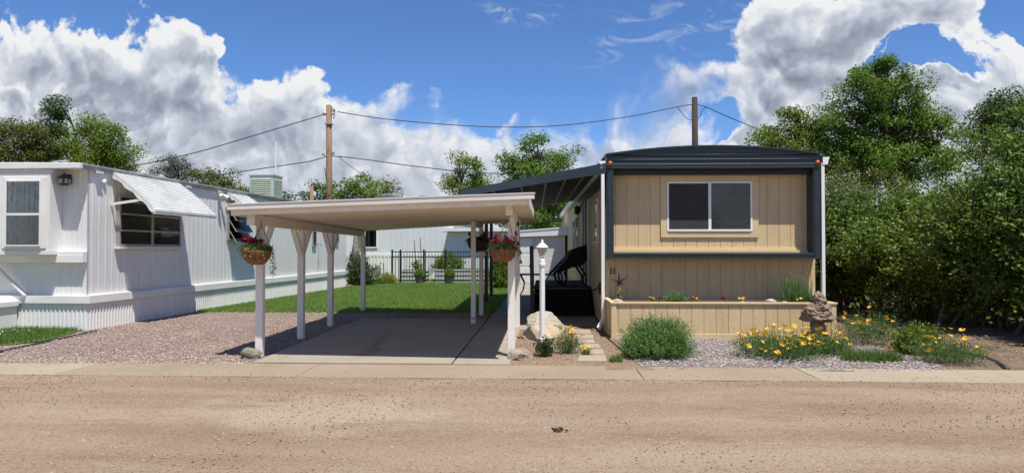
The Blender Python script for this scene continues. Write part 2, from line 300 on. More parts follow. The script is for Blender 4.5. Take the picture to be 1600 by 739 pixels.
# ------------------------------------------------------------------ mesh helpers
class MB:
    def __init__(s): s.v = []; s.f = []; s.m = []
    def add(s, vs, fs, mi=0):
        b = len(s.v); s.v += [tuple(v) for v in vs]
        for f in fs: s.f.append([b+i for i in f]); s.m.append(mi)
        return s
    def box(s, a, b, mi=0):
        x0, y0, z0 = (min(p, q) for p, q in zip(a, b)); x1, y1, z1 = (max(p, q) for p, q in zip(a, b))
        return s.add([(x0,y0,z0),(x1,y0,z0),(x1,y1,z0),(x0,y1,z0),(x0,y0,z1),(x1,y0,z1),(x1,y1,z1),(x0,y1,z1)],
              [(0,3,2,1),(4,5,6,7),(0,1,5,4),(1,2,6,5),(2,3,7,6),(3,0,4,7)], mi)
    def hexa(s, p, mi=0):        # 8 corners: bottom loop then top loop
        return s.add(p, [(0,3,2,1),(4,5,6,7),(0,1,5,4),(1,2,6,5),(2,3,7,6),(3,0,4,7)], mi)
    def bar(s, p, q, w, h, mi=0, up=(0, 0, 1)):
        p, q = Vector(p), Vector(q); d = (q-p).normalized(); u = Vector(up)
        if abs(d.dot(u)) > 0.98: u = Vector((0, 1, 0))
        a = d.cross(u).normalized()*w/2; b = a.cross(d).normalized()*h/2
        return s.hexa([p-a-b, p+a-b, p+a+b, p-a+b, q-a-b, q+a-b, q+a+b, q-a+b], mi)
    def tube(s, pts, rad, n=8, mi=0, cap=True):
        pts = [Vector(p) for p in pts]; k = len(pts)
        rad = rad if isinstance(rad, (list, tuple)) else [rad]*k
        vs = []; ref = Vector((0.31, 0.21, 0.93))
        for i, p in enumerate(pts):
            d = (pts[min(i+1, k-1)]-pts[max(i-1, 0)]).normalized()
            r = ref if abs(d.dot(ref)) < 0.95 else Vector((1, 0, 0))
            a = d.cross(r).normalized(); b = d.cross(a)
            for j in range(n):
                w = 2*math.pi*j/n; vs.append(p+(a*math.cos(w)+b*math.sin(w))*rad[i])
        fs = [(i*n+j, i*n+(j+1)%n, (i+1)*n+(j+1)%n, (i+1)*n+j) for i in range(k-1) for j in range(n)]
        if cap: fs += [tuple(range(n-1, -1, -1)), tuple(range((k-1)*n, k*n))]
        return s.add(vs, fs, mi)
    def lathe(s, prof, c=(0, 0, 0), n=16, mi=0):
        vs = [(c[0]+r*math.cos(2*math.pi*j/n), c[1]+r*math.sin(2*math.pi*j/n), c[2]+z) for r, z in prof for j in range(n)]
        k = len(prof)
        fs = [(i*n+j, i*n+(j+1)%n, (i+1)*n+(j+1)%n, (i+1)*n+j) for i in range(k-1) for j in range(n)]
        fs += [tuple(range(n-1, -1, -1)), tuple(range((k-1)*n, k*n))]
        return s.add(vs, fs, mi)
    def strip(s, O, U, N, V, prof, mi=0):
        O, U, N, V = Vector(O), Vector(U), Vector(N), Vector(V)
        b = []
        for u, d in prof: p = O+U*u+N*d; b += [p, p+V]
        return s.add(b, [(2*i, 2*i+2, 2*i+3, 2*i+1) for i in range(len(prof)-1)], mi)
    def prism(s, poly, axis, a, b, mi=0):     # poly of 2-d points, extruded along axis ('x','y','z') from a to b
        def P(p, t): return (t, p[0], p[1]) if axis == 'x' else (p[0], t, p[1]) if axis == 'y' else (p[0], p[1], t)
        n = len(poly); vs = [P(p, a) for p in poly]+[P(p, b) for p in poly]
        return s.add(vs, [tuple(range(n-1, -1, -1)), tuple(range(n, 2*n))]+[(i, (i+1)%n, n+(i+1)%n, n+i) for i in range(n)], mi)
    def build(s, name, mats, parent=None, smooth=False, bevel=0, fix=True):
        me = bpy.data.meshes.new(name); me.from_pydata(s.v, [], s.f)
        for m in (mats if isinstance(mats, (list, tuple)) else [mats]): me.materials.append(M[m])
        me.polygons.foreach_set('material_index', s.m)
        if fix:
            bm = bmesh.new(); bm.from_mesh(me); bmesh.ops.recalc_face_normals(bm, faces=bm.faces)
            bm.to_mesh(me); bm.free()
        if smooth: me.polygons.foreach_set('use_smooth', [True]*len(me.polygons))
        me.update()
        o = bpy.data.objects.new(name, me); COL.objects.link(o); o.parent = parent
        if bevel:
            b = o.modifiers.new('bevel', 'BEVEL'); b.width = bevel; b.segments = 2; b.limit_method = 'ANGLE'
        return o

def tag(o, label=None, cat=None, group=None, kind=None):
    for k, v in (('label', label), ('category', cat), ('group', group), ('kind', kind)):
        if v: o[k] = v
    return o
def thing(name, label, cat, loc=(0, 0, 0), rz=0, group=None):
    o = bpy.data.objects.new(name, None); COL.objects.link(o)
    o.location = loc; o.rotation_euler = (0, 0, rz); o.empty_display_size = 0.2
    return tag(o, label, cat, group)
def dup(o, parent=None, loc=None, rot=None, scale=None):
    c = o.copy(); COL.objects.link(c); c.parent = parent
    if loc is not None: c.location = loc
    if rot is not None: c.rotation_euler = rot
    if scale is not None: c.scale = (scale,)*3
    return c
def copy_tree(o, parent=None):
    c = o.copy(); COL.objects.link(c); c.parent = parent
    for ch in list(o.children): copy_tree(ch, c)
    return c
def arr_mesh(name, V, nper, mats, parent=None, midx=None):
    V = np.asarray(V, dtype=np.float32).reshape(-1, 3); n = len(V); k = n//nper
    me = bpy.data.meshes.new(name)
    me.vertices.add(n); me.vertices.foreach_set('co', V.ravel())
    me.loops.add(n); me.loops.foreach_set('vertex_index', np.arange(n, dtype=np.int32))
    me.polygons.add(k); me.polygons.foreach_set('loop_start', np.arange(0, n, nper, dtype=np.int32))
    me.polygons.foreach_set('loop_total', np.full(k, nper, dtype=np.int32))
    for m in (mats if isinstance(mats, (list, tuple)) else [mats]): me.materials.append(M[m])
    if midx is not None: me.polygons.foreach_set('material_index', np.asarray(midx, dtype=np.int32))
    me.update(calc_edges=True); me.validate()
    o = bpy.data.objects.new(name, me); COL.objects.link(o); o.parent = parent
    return o
def unit(a): return a/np.maximum(np.linalg.norm(a, axis=-1, keepdims=True), 1e-9)
def leaf_quads(C, size, rng, aspect=0.55, T=None, tj=0.8, nb=0.0):
    n = len(C); T = unit(rng.normal(size=(n, 3)) if T is None else T+rng.normal(size=(n, 3))*tj)
    B = unit(np.cross(T, rng.normal(size=(n, 3))))
    N = np.cross(T, B)
    if nb:                                                     # leaves tend to turn their faces to the sky
        N = unit(np.array([0.1, -0.25, 1.0])*nb+rng.normal(size=(n, 3))*0.55); T = unit(T-N*np.sum(T*N, 1, keepdims=True)); B = np.cross(N, T)
    L = (size*rng.uniform(0.65, 1.3, n))[:, None]
    W = L*aspect*rng.uniform(0.8, 1.2, n)[:, None]
    k = N*L*0.10
    return np.stack([C-T*L*0.5, C+B*W*0.5+T*L*0.06+k, C+T*L*0.5, C-B*W*0.5+T*L*0.06+k], 1)
def lumpy(d, seed, f=1.6, a=0.3):
    return np.array([1+a*mnoise.fractal(Vector(x)*f+Vector((seed*7.1, seed*3.3, 0)), 0.8, 2.0, 3) for x in d])
def crown_leaves(blobs, per, size, rng, clump=0.34, nclump=26, shell=0.5, aspect=0.6, flat=0.75):
    out = []
    for (c, r) in blobs:
        c = np.array(c); r = np.array(r if hasattr(r, '__len__') else (r, r, r), float)
        vol = (r[0]*r[1]*r[2])**(2/3)
        k = max(4, int(per*vol)); nl = nclump
        d = unit(rng.normal(size=(k, 3)))
        rad = (shell+(1-shell)*rng.uniform(0, 1, k)**0.6)*lumpy(d, rng.uniform(0, 50), 1.7, 0.45)
        cc = c+d*r*rad[:, None]
        off = unit(rng.normal(size=(k, nl, 3)))*rng.uniform(0, 1, (k, nl, 1))**0.45*clump*1.75*np.array([1, 1, flat])*rng.uniform(0.55, 1.3, (k, 1, 1))
        pts = (cc[:, None, :]+off).reshape(-1, 3)
        T = np.repeat(d, nl, 0)*0.5+np.array([0, 0, 0.1])
        out.append(leaf_quads(pts, size, rng, aspect, T, 1.0, 0.7))
    return np.concatenate(out)
def sprig_leaves(P, D, length, nl, size, rng, aspect=0.4, spread=0.05, droop=0.1, nb=0.0):
    n = len(P); t = np.linspace(0.08, 1, nl)[None, :, None]
    L = (length*rng.uniform(0.6, 1.25, n))[:, None, None]
    pts = P[:, None, :]+D[:, None, :]*L*t
    pts = pts+np.array([0, 0, -1])*droop*L*t*t+rng.normal(size=(n, nl, 3))*spread
    T = np.repeat(D, nl, 0)
    return leaf_quads(pts.reshape(-1, 3), size, rng, aspect, T, 0.75, nb)
def limbs(mb, base, top, rad, blobs, rng, n=8):
    base, top = Vector(base), Vector(top)
    pts = []; rr = []
    for i in range(7):
        t = i/6; p = base.lerp(top, t)+Vector((rng.normal()*0.05, rng.normal()*0.05, 0))*(1 if 0 < i else 0)
        pts.append(p); rr.append(rad*(1.25 if i == 0 else 1-0.72*t))
    mb.tube(pts, rr, n)
    for c, r in blobs:
        c = Vector(c); rz = r[2] if hasattr(r, '__len__') else r
        s = base.lerp(top, min(0.92, max(0.25, (c.z-rz*0.8-base.z)/max(top.z-base.z, 0.1)*0.8)))
        tip = c+Vector((0, 0, rz*0.55)); mid = s.lerp(tip, 0.5)+Vector((rng.normal()*0.2, rng.normal()*0.2, rz*0.1))
        mb.tube([s, mid, tip], [rad*0.42, rad*0.26, rad*0.05], 6)
        for q in range(4):
            e = c+Vector(tuple(rng.normal(size=3)*np.array([1, 1, 0.6])*rz*0.5))
            mb.tube([mid, mid.lerp(e, 0.55)+Vector((0, 0, 0.1*rz)), e], [rad*0.2, rad*0.12, rad*0.03], 5)
def tree(name, label, cat, x, y, h0, rad, blobs, per, size, mat, seed, group=None, clump=0.34, nclump=26, bark='bark', shell=0.5, flat=0.75, aspect=0.6):
    """blobs in world coordinates; the thing's empty stands at the tree's base"""
    rng = np.random.default_rng(seed)
    root = thing(name, label, cat, (x, y, 0), 0, group)
    bl = [((c[0]-x, c[1]-y, c[2]), r) for c, r in blobs]
    mb = MB(); limbs(mb, (0, 0, -0.1), (0, 0, h0), rad, bl, rng); mb.build('trunk', bark, root, smooth=True)
    arr_mesh('crown', crown_leaves(bl, per, size, rng, clump, nclump, shell, aspect, flat), 4, mat, root)
    return root
def icorock(name, mat, loc, size, seed, label=None, cat=None, group=None, parent=None, sub=4, amp=0.35, freq=1.3, flat=True, facet=0.0, rz=0.0, cuts=9, cmin=0.62, cmax=0.9):
    bm = bmesh.new(); bmesh.ops.create_icosphere(bm, subdivisions=sub, radius=1.0)
    o3 = Vector((seed*3.7, seed*1.9, seed*5.3))
    rr = random.Random(seed); planes = []
    for _ in range(cuts):
        nn = Vector((rr.gauss(0, 1), rr.gauss(0, 1), rr.gauss(0, 0.8))).normalized(); planes.append((nn, rr.uniform(cmin, cmax)))
    for v in bm.verts:
        d = v.co.normalized()
        k = 1+amp*mnoise.fractal(d*freq+o3, 0.9, 2.1, 5)
        if facet:
            c = mnoise.cell_vector(d*1.6+o3); k += facet*(c.x-0.5)
            w = mnoise.voronoi(d*1.7+o3)[0]; k += facet*(0.6-w[0])
        p = d*k
        for nn, dd in planes:
            q = p.dot(nn)-dd
            if q > 0: p = p-nn*q*0.92
        p = p+d*0.035*mnoise.fractal(d*6+o3, 0.7, 2.0, 4)
        if flat and p.z < -0.55: p.z = -0.55-(p.z+0.55)*-0.15
        v.co = Vector((p.x*size[0], p.y*size[1], p.z*size[2]))
    zmin = min(v.co.z for v in bm.verts)
    for v in bm.verts: v.co.z -= zmin
    me = bpy.data.meshes.new(name); bm.to_mesh(me); bm.free(); me.materials.append(M[mat])
    me.polygons.foreach_set('use_smooth', [True]*len(me.polygons))
    o = bpy.data.objects.new(name, me); COL.objects.link(o); o.location = loc; o.rotation_euler = (0, 0, rz); o.parent = parent
    return tag(o, label, cat, group)
def rib_profile(w, pitch, bw, d, first=0.0):
    p = [(0, 0)]; u = first
    while u+bw*2 < w:
        if u > 0: p += [(u, 0), (u+bw*0.35, d), (u+bw, d), (u+bw*1.35, 0)]
        u += pitch
    p.append((w, 0)); return p
def wallpanel(mb, O, U, N, w, z0, z1, pitch=0.2, bw=0.03, d=0.012, mi=0, first=0.0):
    O = Vector(O); O.z = z0
    return mb.strip(O, U, N, (0, 0, z1-z0), rib_profile(w, pitch, bw, d, first), mi)

# ------------------------------------------------------------------ camera, sun, sky
cam = bpy.data.cameras.new('camera'); co = bpy.data.objects.new('camera', cam); COL.objects.link(co)
cam.sensor_fit = 'HORIZONTAL'; cam.sensor_width = 36; cam.lens = 36*F/1600; cam.clip_start = 0.05; cam.clip_end = 3000
co.location = (0, 0, H); co.rotation_euler = (math.pi/2+PH, 0, TH)
S.camera = co
SUNV = Vector((0.235, -0.325, 1.0)).normalized()
sl = bpy.data.lights.new('sun', 'SUN'); sl.energy = 4.7; sl.angle = R(0.53); sl.color = (1.0, 0.955, 0.89)
so = bpy.data.objects.new('sun', sl); COL.objects.link(so); so.rotation_euler = SUNV.to_track_quat('Z', 'Y').to_euler()
S.view_settings.view_transform = 'Standard'; S.view_settings.look = 'None'
S.view_settings.exposure = 0.40; S.view_settings.gamma = 1.0; S.view_settings.use_curve_mapping = False
try:
    S.cycles.use_denoising = True; S.cycles.max_bounces = 8; S.cycles.diffuse_bounces = 4; S.cycles.transparent_max_bounces = 12
    S.cycles.caustics_reflective = False; S.cycles.caustics_refractive = False; S.cycles.sample_clamp_indirect = 6
except Exception: pass

def make_world():
    w = bpy.data.worlds.new('World'); S.world = w; w.use_nodes = True
    t = NT(w.node_tree); t.n.clear()
    out = t.new('ShaderNodeOutputWorld'); bg = t.new('ShaderNodeBackground'); t.link(bg.outputs[0], out.inputs[0])
    bg.inputs['Strength'].default_value = 0.145
    sky = t.new('ShaderNodeTexSky', sky_type='NISHITA'); sky.sun_disc = False
    sky.sun_elevation = math.asin(SUNV.z); sky.sun_rotation = math.atan2(SUNV.x, SUNV.y)
    sky.altitude = 1700; sky.air_density = 1.0; sky.dust_density = 0.4; sky.ozone_density = 3.0
    d = t.new('ShaderNodeTexCoord').outputs['Generated']
    sp = t.new('ShaderNodeSeparateXYZ'); t.link(d, sp.inputs[0])
    yy = t.math('MAXIMUM', t.math('ABSOLUTE', sp.outputs[1]), 0.12)
    u = t.math('DIVIDE', sp.outputs[0], yy); v = t.math('DIVIDE', sp.outputs[2], yy)
    cb = t.new('ShaderNodeCombineXYZ'); t.link(u, cb.inputs[0]); t.link(v, cb.inputs[1]); P = cb.outputs[0]
    def N2(vec, scale, detail=4.0, rough=0.55, dist=0.0, out=0):
        o = t.noise(vec, scale, detail, rough, dist, out); o.node.noise_dimensions = '2D'; return o
    # domain warp
    w1 = t.vmath('SUBTRACT', N2(P, 5.5, 7, 0.55, out=1), (0.5, 0.5, 0.5))
    sc = t.new('ShaderNodeVectorMath', operation='SCALE'); t.link(w1, sc.inputs[0]); sc.inputs['Scale'].default_value = 0.16
    Q = t.vmath('ADD', P, sc.outputs[0])
    sq = t.new('ShaderNodeSeparateXYZ'); t.link(Q, sq.inputs[0]); qu, qv = sq.outputs[0], sq.outputs[1]
    def U(px): return (px-850)/1100
    def V(py): return (389-py)/1100
    def blob(px, py, rx, ry, uu=None, vv=None):
        a = t.math('DIVIDE', t.math('SUBTRACT', uu or qu, U(px)), rx/1100); b = t.math('DIVIDE', t.math('SUBTRACT', vv or qv, V(py)), ry/1100)
        r2 = t.math('ADD', t.math('MULTIPLY', a, a), t.math('MULTIPLY', b, b))
        return t.math('POWER', 2.718, t.math('MULTIPLY', r2, -1.0))
    # three cumulus banks one behind the other; each lies below its own ragged crest line
    lo, hi = U(-500), U(2000)
    def crest_line(pts):
        fc = t.new('ShaderNodeFloatCurve'); cv = fc.mapping.curves[0]
        ps = [((U(x)-lo)/(hi-lo), V(y)/0.45) for x, y in pts]
        while len(cv.points) < len(ps): cv.points.new(0.5, 0.5)
        for p, (a, b) in zip(cv.points, ps): p.location = (a, b); p.handle_type = 'AUTO'
        fc.mapping.update(); t.link(t.math('DIVIDE', t.math('SUBTRACT', qu, lo), hi-lo), fc.inputs['Value'])
        return t.math('SUBTRACT', t.math('MULTIPLY', fc.outputs[0], 0.45), qv)
    def billow(off, sc, det=7, ro=0.57):
        p = t.vmath('ADD', P, off); n = N2(p, sc, det, ro, 0.1)
        vo = t.new('ShaderNodeTexVoronoi', feature='F1', voronoi_dimensions='2D'); t.link(t.vmath('ADD', Q, off), vo.inputs['Vector']); vo.inputs['Scale'].default_value = sc*1.15
        vo.inputs['Detail'].default_value = 2; vo.inputs['Roughness'].default_value = 0.55
        return t.math('SUBTRACT', t.math('MULTIPLY', n, 1.0), t.math('MULTIPLY', vo.outputs['Distance'], 0.55))
    def bank(pts, off, sc, amp, width, depth, top, base, rl, holes=None, soft=None):
        e = crest_line(pts); b = billow(off, sc); b2 = billow((off[0]+0.007, off[1]+0.020, off[2]), sc)
        e = t.math('ADD', e, t.math('MULTIPLY', t.math('SUBTRACT', b, 0.20), amp))
        if holes is not None: e = t.math('SUBTRACT', e, t.math('MULTIPLY', holes, t.ss(N2(Q, 18, 7, 0.6, 0.2), 0.2, 0.75, 0.3, 1.5)))
        w = width if soft is None else t.math('ADD', width, t.math('MULTIPLY', soft, 0.13))
        if holes is not None: w = t.math('ADD', w, t.math('MULTIPLY', holes, 0.22))
        m = t.ss(t.math('DIVIDE', e, w), 0.0, 1.0)
        br = t.ss(e, 0.008, depth, top, base)
        br = t.math('ADD', br, t.math('MULTIPLY', t.math('SUBTRACT', b, b2), rl))
        return m, br, e
    hole = t.math('MULTIPLY', blob(1462, 92, 82, 34), 0.20)
    for h in ((1392, 112, 34, 22, 0.08), (1112, 208, 40, 18, 0.09), (826, 160, 46, 34, 0.10), (775, 186, 60, 14, 0.07), (20, 218, 30, 12, 0.08), (925, 190, 30, 40, 0.05), (1590, 24, 40, 16, 0.10)):
        hole = t.math('ADD', hole, t.math('MULTIPLY', blob(*h[:4]), h[4]*2.0))
    soft = t.math('MAXIMUM', blob(940, 150, 150, 100, u, v), t.math('MULTIPLY', blob(720, 175, 130, 34, u, v), 0.8))  # fibrous, thinning cloud in the middle
    m1, b1, e1 = bank([(-500, 60), (-200, 20), (0, 22), (100, 16), (190, 8), (250, 22), (300, 40), (322, 82), (400, 96), (470, 100), (530, 128), (610, 158), (700, 160), (770, 172), (830, 178), (862, 130), (900, 100), (960, 92), (1010, 80), (1060, 88),
           (1100, 110), (1140, 90), (1158, 62), (1172, 30), (1195, -20), (1260, -60), (1420, -60), (1540, -10), (1580, 12), (1640, 10), (1800, 60), (2000, 40)], (0, 0, 0), 13, 0.095, 0.016, 0.095, 0.97, 0.64, 0.75, hole, soft)
    fib = t.ss(N2(t.mapping(Q, (3.4, 0.9, 1), rot=(0, 0, -0.42)), 4.5, 8, 0.62, 0.4), 0.30, 0.68)
    m1 = t.math('MULTIPLY', m1, t.math('SUBTRACT', 1.0, t.math('MULTIPLY', soft, t.math('SUBTRACT', 1.0, fib))))
    m2, b2, e2 = bank([(-500, 150), (0, 160), (90, 150), (180, 168), (290, 150), (350, 122), (430, 114), (510, 138), (560, 168), (640, 184), (720, 184), (800, 190), (870, 225), (930, 235), (1000, 172), (1060, 170), (1130, 205), (1230, 200), (1330, 196), (1400, 192), (1432, 140), (1475, 118), (1520, 84), (1600, 62), (2000, 60)],
           (3.1, 1.7, 0), 15, 0.09, 0.045, 0.075, 0.90, 0.64, 0.55)
    m3, b3, e3 = bank([(-500, 240), (0, 238), (150, 222), (300, 238), (450, 212), (600, 232), (760, 226), (850, 218), (950, 216), (1010, 206), (1100, 222), (1300, 205), (1450, 180), (1540, 150), (1600, 146), (2000, 150)],
           (7.7, 4.2, 0), 17, 0.08, 0.085, 0.10, 0.86, 0.72, 0.42)
    br = t.math('ADD', t.math('MULTIPLY', b1, t.math('SUBTRACT', 1.0, m2)), t.math('MULTIPLY', b2, m2))
    br = t.math('ADD', t.math('MULTIPLY', br, t.math('SUBTRACT', 1.0, m3)), t.math('MULTIPLY', b3, m3))
    mask = t.math('MAXIMUM', m1, t.math('MAXIMUM', m2, m3))
    # small high wisps in the open blue
    wis = t.math('MULTIPLY', t.ss(N2(t.mapping(P, (1, 2.6, 1), rot=(0, 0, 0.35)), 15, 8, 0.65, 0.6), 0.50, 0.72),
                 t.math('ADD', blob(812, 20, 58, 14, u, v), t.math('ADD', t.math('MULTIPLY', blob(1100, 18, 60, 30, u, v), 0.55), t.math('MULTIPLY', blob(1000, 60, 90, 40, u, v), 0.45))))
    mask = t.math('MAXIMUM', mask, t.math('MULTIPLY', wis, 0.8))
    mask = t.math('MULTIPLY', mask, t.ss(v, -0.02, 0.02))
    # thick grey bases
    g = None
    for (x, y, rx, ry, a) in ((160, 112, 150, 26, 0.17), (300, 205, 260, 30, 0.14), (1310, 108, 170, 44, 0.18), (1490, 42, 110, 26, 0.16), (1240, 160, 120, 26, 0.14)):
        b = t.math('MULTIPLY', blob(x, y, rx, ry), a); g = b if g is None else t.math('ADD', g, b)
    br = t.math('SUBTRACT', br, t.math('MULTIPLY', g, t.ss(e1, 0.004, 0.05)))
    cc = t.ramp(br, [(0.22, (0.27, 0.30, 0.39)), (0.50, (0.42, 0.46, 0.56)), (0.75, (0.66, 0.71, 0.80)), (0.95, (0.97, 0.98, 1.0))])
    k = t.new('ShaderNodeVectorMath', operation='SCALE'); t.link(cc, k.inputs[0]); k.inputs['Scale'].default_value = 4.7
    dk = t.mix(1.0, sky.outputs[0], (0.43, 0.58, 0.77), 'MULTIPLY')
    t.link(t.mix(mask, dk, k.outputs[0]), bg.inputs['Color'])
make_world()

# ------------------------------------------------------------------ ground
rng0 = np.random.default_rng(5)
def sheet(name, mat, x0, x1, y0, y1, z, nx=1, ny=1, amp=0.0, freq=1.0, edge=0.0, shape=None):
    mb = MB(); vs = []
    for j in range(ny+1):
        for i in range(nx+1):
            x = x0+(x1-x0)*i/nx; y = y0+(y1-y0)*j/ny
            if edge and j == ny: y += edge*mnoise.fractal(Vector((x*1.7, 3.1, 0)), 0.9, 2, 5)
            if edge and j == 0 and edge < 0: pass
            h = amp*mnoise.fractal(Vector((x*freq, y*freq, 1.7)), 0.9, 2, 4) if amp else 0
            vs.append((x, y, z+h))
    mb.add(vs, [(j*(nx+1)+i, j*(nx+1)+i+1, (j+1)*(nx+1)+i+1, (j+1)*(nx+1)+i) for j in range(ny) for i in range(nx)])
    return tag(mb.build(name, mat, smooth=True, fix=False), kind='structure')
def poly_sheet(name, mat, pts, z, kind='structure'):
    mb = MB(); mb.add([(p[0], p[1], z) for p in pts], [tuple(range(len(pts)))])
    return tag(mb.build(name, mat, fix=False), kind=kind)
def pebbles(name, mat, P, s0, s1, rng, kind='stuff', sink=0.25):
    n = len(P); s = rng.uniform(0, 1, n)**2.2*(s1-s0)+s0
    base = np.array([(1, 0, 0), (0, 1, 0), (-1, 0, 0), (0, -1, 0), (0, 0, 1), (0, 0, -1)], float)
    tri = [(0, 1, 4), (1, 2, 4), (2, 3, 4), (3, 0, 4), (1, 0, 5), (2, 1, 5), (3, 2, 5), (0, 3, 5)]
    a = rng.uniform(0, 6.28, n); ca, sa = np.cos(a), np.sin(a)
    V = base[None]*s[:, None, None]*rng.uniform(0.65, 1.25, (n, 6, 1))*np.array([1, 0.8, 0.62])
    X = V[..., 0]*ca[:, None]-V[..., 1]*sa[:, None]; Y = V[..., 0]*sa[:, None]+V[..., 1]*ca[:, None]
    V = np.stack([X+P[:, None, 0], Y+P[:, None, 1], V[..., 2]+P[:, None, 2]+(s*sink)[:, None]], -1)
    T = V[:, np.array(tri)]
    return tag(arr_mesh(name, T.reshape(-1, 3), 3, mat), kind=kind)

sheet('ground', 'far_ground', -600, 600, -60, 900, -0.05)
sheet('road', 'dirt', -45, 45, -14, 8.62, 0.006, 300, 90, 0.014, 0.7, edge=0.07)
# concrete gutter strip in separately poured lengths
mb = MB(); xs = [-45, -25, -11, -8.6, -6.0, -3.0, 1.18, 3.25, 8, 20, 45]
def ky(x): return 9.34-0.0022*(x+0.5)**2 if abs(x) < 8 else 9.20
for a, b in zip(xs[:-1], xs[1:]):
    p = [(a+0.006, 8.40), (b-0.006, 8.40), (b-0.006, ky(b)), (a+0.006, ky(a))]
    mb.prism(p, 'z', -0.10, 0.014, 1 if b <= -6 or a >= 3.2 else 0)
tag(mb.build('pavement', ['concrete_strip', 'concrete_pale'], bevel=0.006), kind='structure')
mb = MB(); mb.box((-45, 8.38, -0.12), (45, 9.40, 0.002)); tag(mb.build('pavement_bed', 'bed_soil'), kind='structure')
# driveway slabs and path slabs, with open joints
mb = MB(); xg = [(-3.93, -1.24), (-1.22, -0.46)]; yg = [9.36, 10.25, 12.35, 15.35]
for x0, x1 in xg[:1]:
    for y0, y1 in zip(yg[:-1], yg[1:]): mb.box((x0-0.02*(y0-9.3), y0+0.006, -0.08), (x1, y1-0.006, 0.030))
tag(mb.build('driveway', 'concrete', bevel=0.006), kind='structure')
mb = MB()
for y0, y1 in zip([9.36, 11.3, 13.4, 15.4, 17.4, 19.4, 21.4, 23.4, 25.4, 27.4], [11.3, 13.4, 15.4, 17.4, 19.4, 21.4, 23.4, 25.4, 27.4, 29.4]):
    mb.box((-1.215, y0+0.006, -0.08), (-0.46 if y0 < 13 else -0.27, y1-0.006, 0.026))
for x0, x1, y0, y1 in ((-0.262, 0.50, 14.35, 16.6), (0.508, 1.14, 14.35, 16.6), (0.18, 0.72, 13.85, 14.34)): mb.box((x0, y0, -0.08), (x1, y1, 0.022))
tag(mb.build('path', 'concrete', bevel=0.006), kind='structure')
mb = MB(); mb.box((-4.1, 9.30, -0.1), (-0.30, 15.6, 0.004)); mb.box((-1.3, 15.62, -0.1), (1.18, 29.5, 0.004)); tag(mb.build('slab_bed_ground', 'bed_soil'), kind='structure')
sheet('gravel_ground', 'gravel_pink', -11.5, -3.6, 9.05, 17.2, 0.006, 60, 60, 0.012, 1.2)
sheet('gravel_strip_ground', 'gravel_pink', -4.2, -1.25, 15.4, 17.1, 0.014, 20, 12, 0.006, 1.2)
sheet('garden_ground', 'gravel_tan', -0.50, 1.28, 9.05, 14.4, 0.008, 30, 60, 0.012, 1.4)
sheet('garden_gravel_ground', 'gravel_grey', 1.27, 5.15, 9.05, 12.6, 0.010, 50, 40, 0.012, 1.4)
sheet('soil_ground', 'bed_soil', 5.14, 30, 9.0, 40, 0.004, 60, 70, 0.035, 0.6)
LAWN = [(-8.62, 17.0), (-1.26, 17.0), (-1.26, 40), (-12, 40), (-7.8, 29.5)]
poly_sheet('lawn', 'lawn_base', LAWN, 0.020)
poly_sheet('verge_ground', 'lawn_base', [(-8.75, 13.05), (-20, 13.5), (-20, 9.25), (-9.4, 9.25), (-8.35, 11.4)], 0.022)
poly_sheet('far_lawn', 'lawn_base', [(-1.25, 29.4), (6, 29.4), (14, 60), (-30, 60), (-30, 40), (-1.25, 40)], 0.012)

def in_poly(P, poly):
    x, y = P[:, 0], P[:, 1]; c = np.zeros(len(P), bool); n = len(poly)
    for i in range(n):
        (x0, y0), (x1, y1) = poly[i], poly[i-1]
        with np.errstate(divide='ignore', invalid='ignore'):
            c ^= ((y0 > y) != (y1 > y)) & (x < (x1-x0)*(y-y0)/(y1-y0+1e-12)+x0)
    return c
def scatter(poly, n, rng, z=0.0, pw=1.0):
    p = np.array(poly); lo, hi = p.min(0), p.max(0)
    Q = np.stack([rng.uniform(lo[0], hi[0], n*2), lo[1]+(hi[1]-lo[1])*rng.uniform(0, 1, n*2)**pw], 1)
    Q = Q[in_poly(Q, poly)][:n]
    return np.concatenate([Q, np.full((len(Q), 1), z)], 1)
def blades(name, mat, P, h, w, rng, lean=0.45, parent=None, mats=None):
    n = len(P); a = rng.uniform(0, 6.28, n); hh = h*rng.uniform(0.5, 1.25, n)
    dx, dy = np.cos(a), np.sin(a); b = rng.uniform(0, 6.28, n); l = hh*lean*rng.uniform(0.2, 1.2, n)
    ww = w*rng.uniform(0.7, 1.3, n)/2
    A = P+np.stack([dx*ww, dy*ww, 0*a], 1); B = P-np.stack([dx*ww, dy*ww, 0*a], 1)
    T = P+np.stack([np.cos(b)*l, np.sin(b)*l, hh], 1)
    return arr_mesh(name, np.stack([A, B, T], 1).reshape(-1, 3), 3, mat, parent)

tag(blades('grass', 'grass', scatter([(-8.5, 17.0), (-1.27, 17.0), (-1.27, 31.2), (-7.75, 31.2)], 90000, rng0, 0.02, 1.3), 0.060, 0.022, rng0), kind='stuff')
tag(blades('verge_grass', 'grass_tuft', scatter([(-8.75, 13.0), (-10.5, 13.1), (-10.5, 9.28), (-9.4, 9.28), (-8.37, 11.4)], 9000, rng0, 0.02), 0.085, 0.014, rng0, 0.8), kind='stuff')
tag(blades('lawn_fringe', 'grass', np.concatenate([scatter([(-8.5, 16.75), (-1.3, 16.75), (-1.3, 17.1), (-8.5, 17.1)], 2600, rng0, 0.015), scatter([(-1.32, 17), (-1.18, 17), (-1.18, 31), (-1.32, 31)], 2600, rng0, 0.02)]), 0.075, 0.02, rng0, 0.8), kind='stuff')
tag(arr_mesh('verge_clover', leaf_quads(np.concatenate([scatter([(-8.9, 12.9), (-10.3, 13.0), (-10.3, 9.8), (-9.4, 9.6)], 70, rng0, 0.09)]), 0.035, rng0, 0.9), 4, 'whitepetal'), kind='stuff')
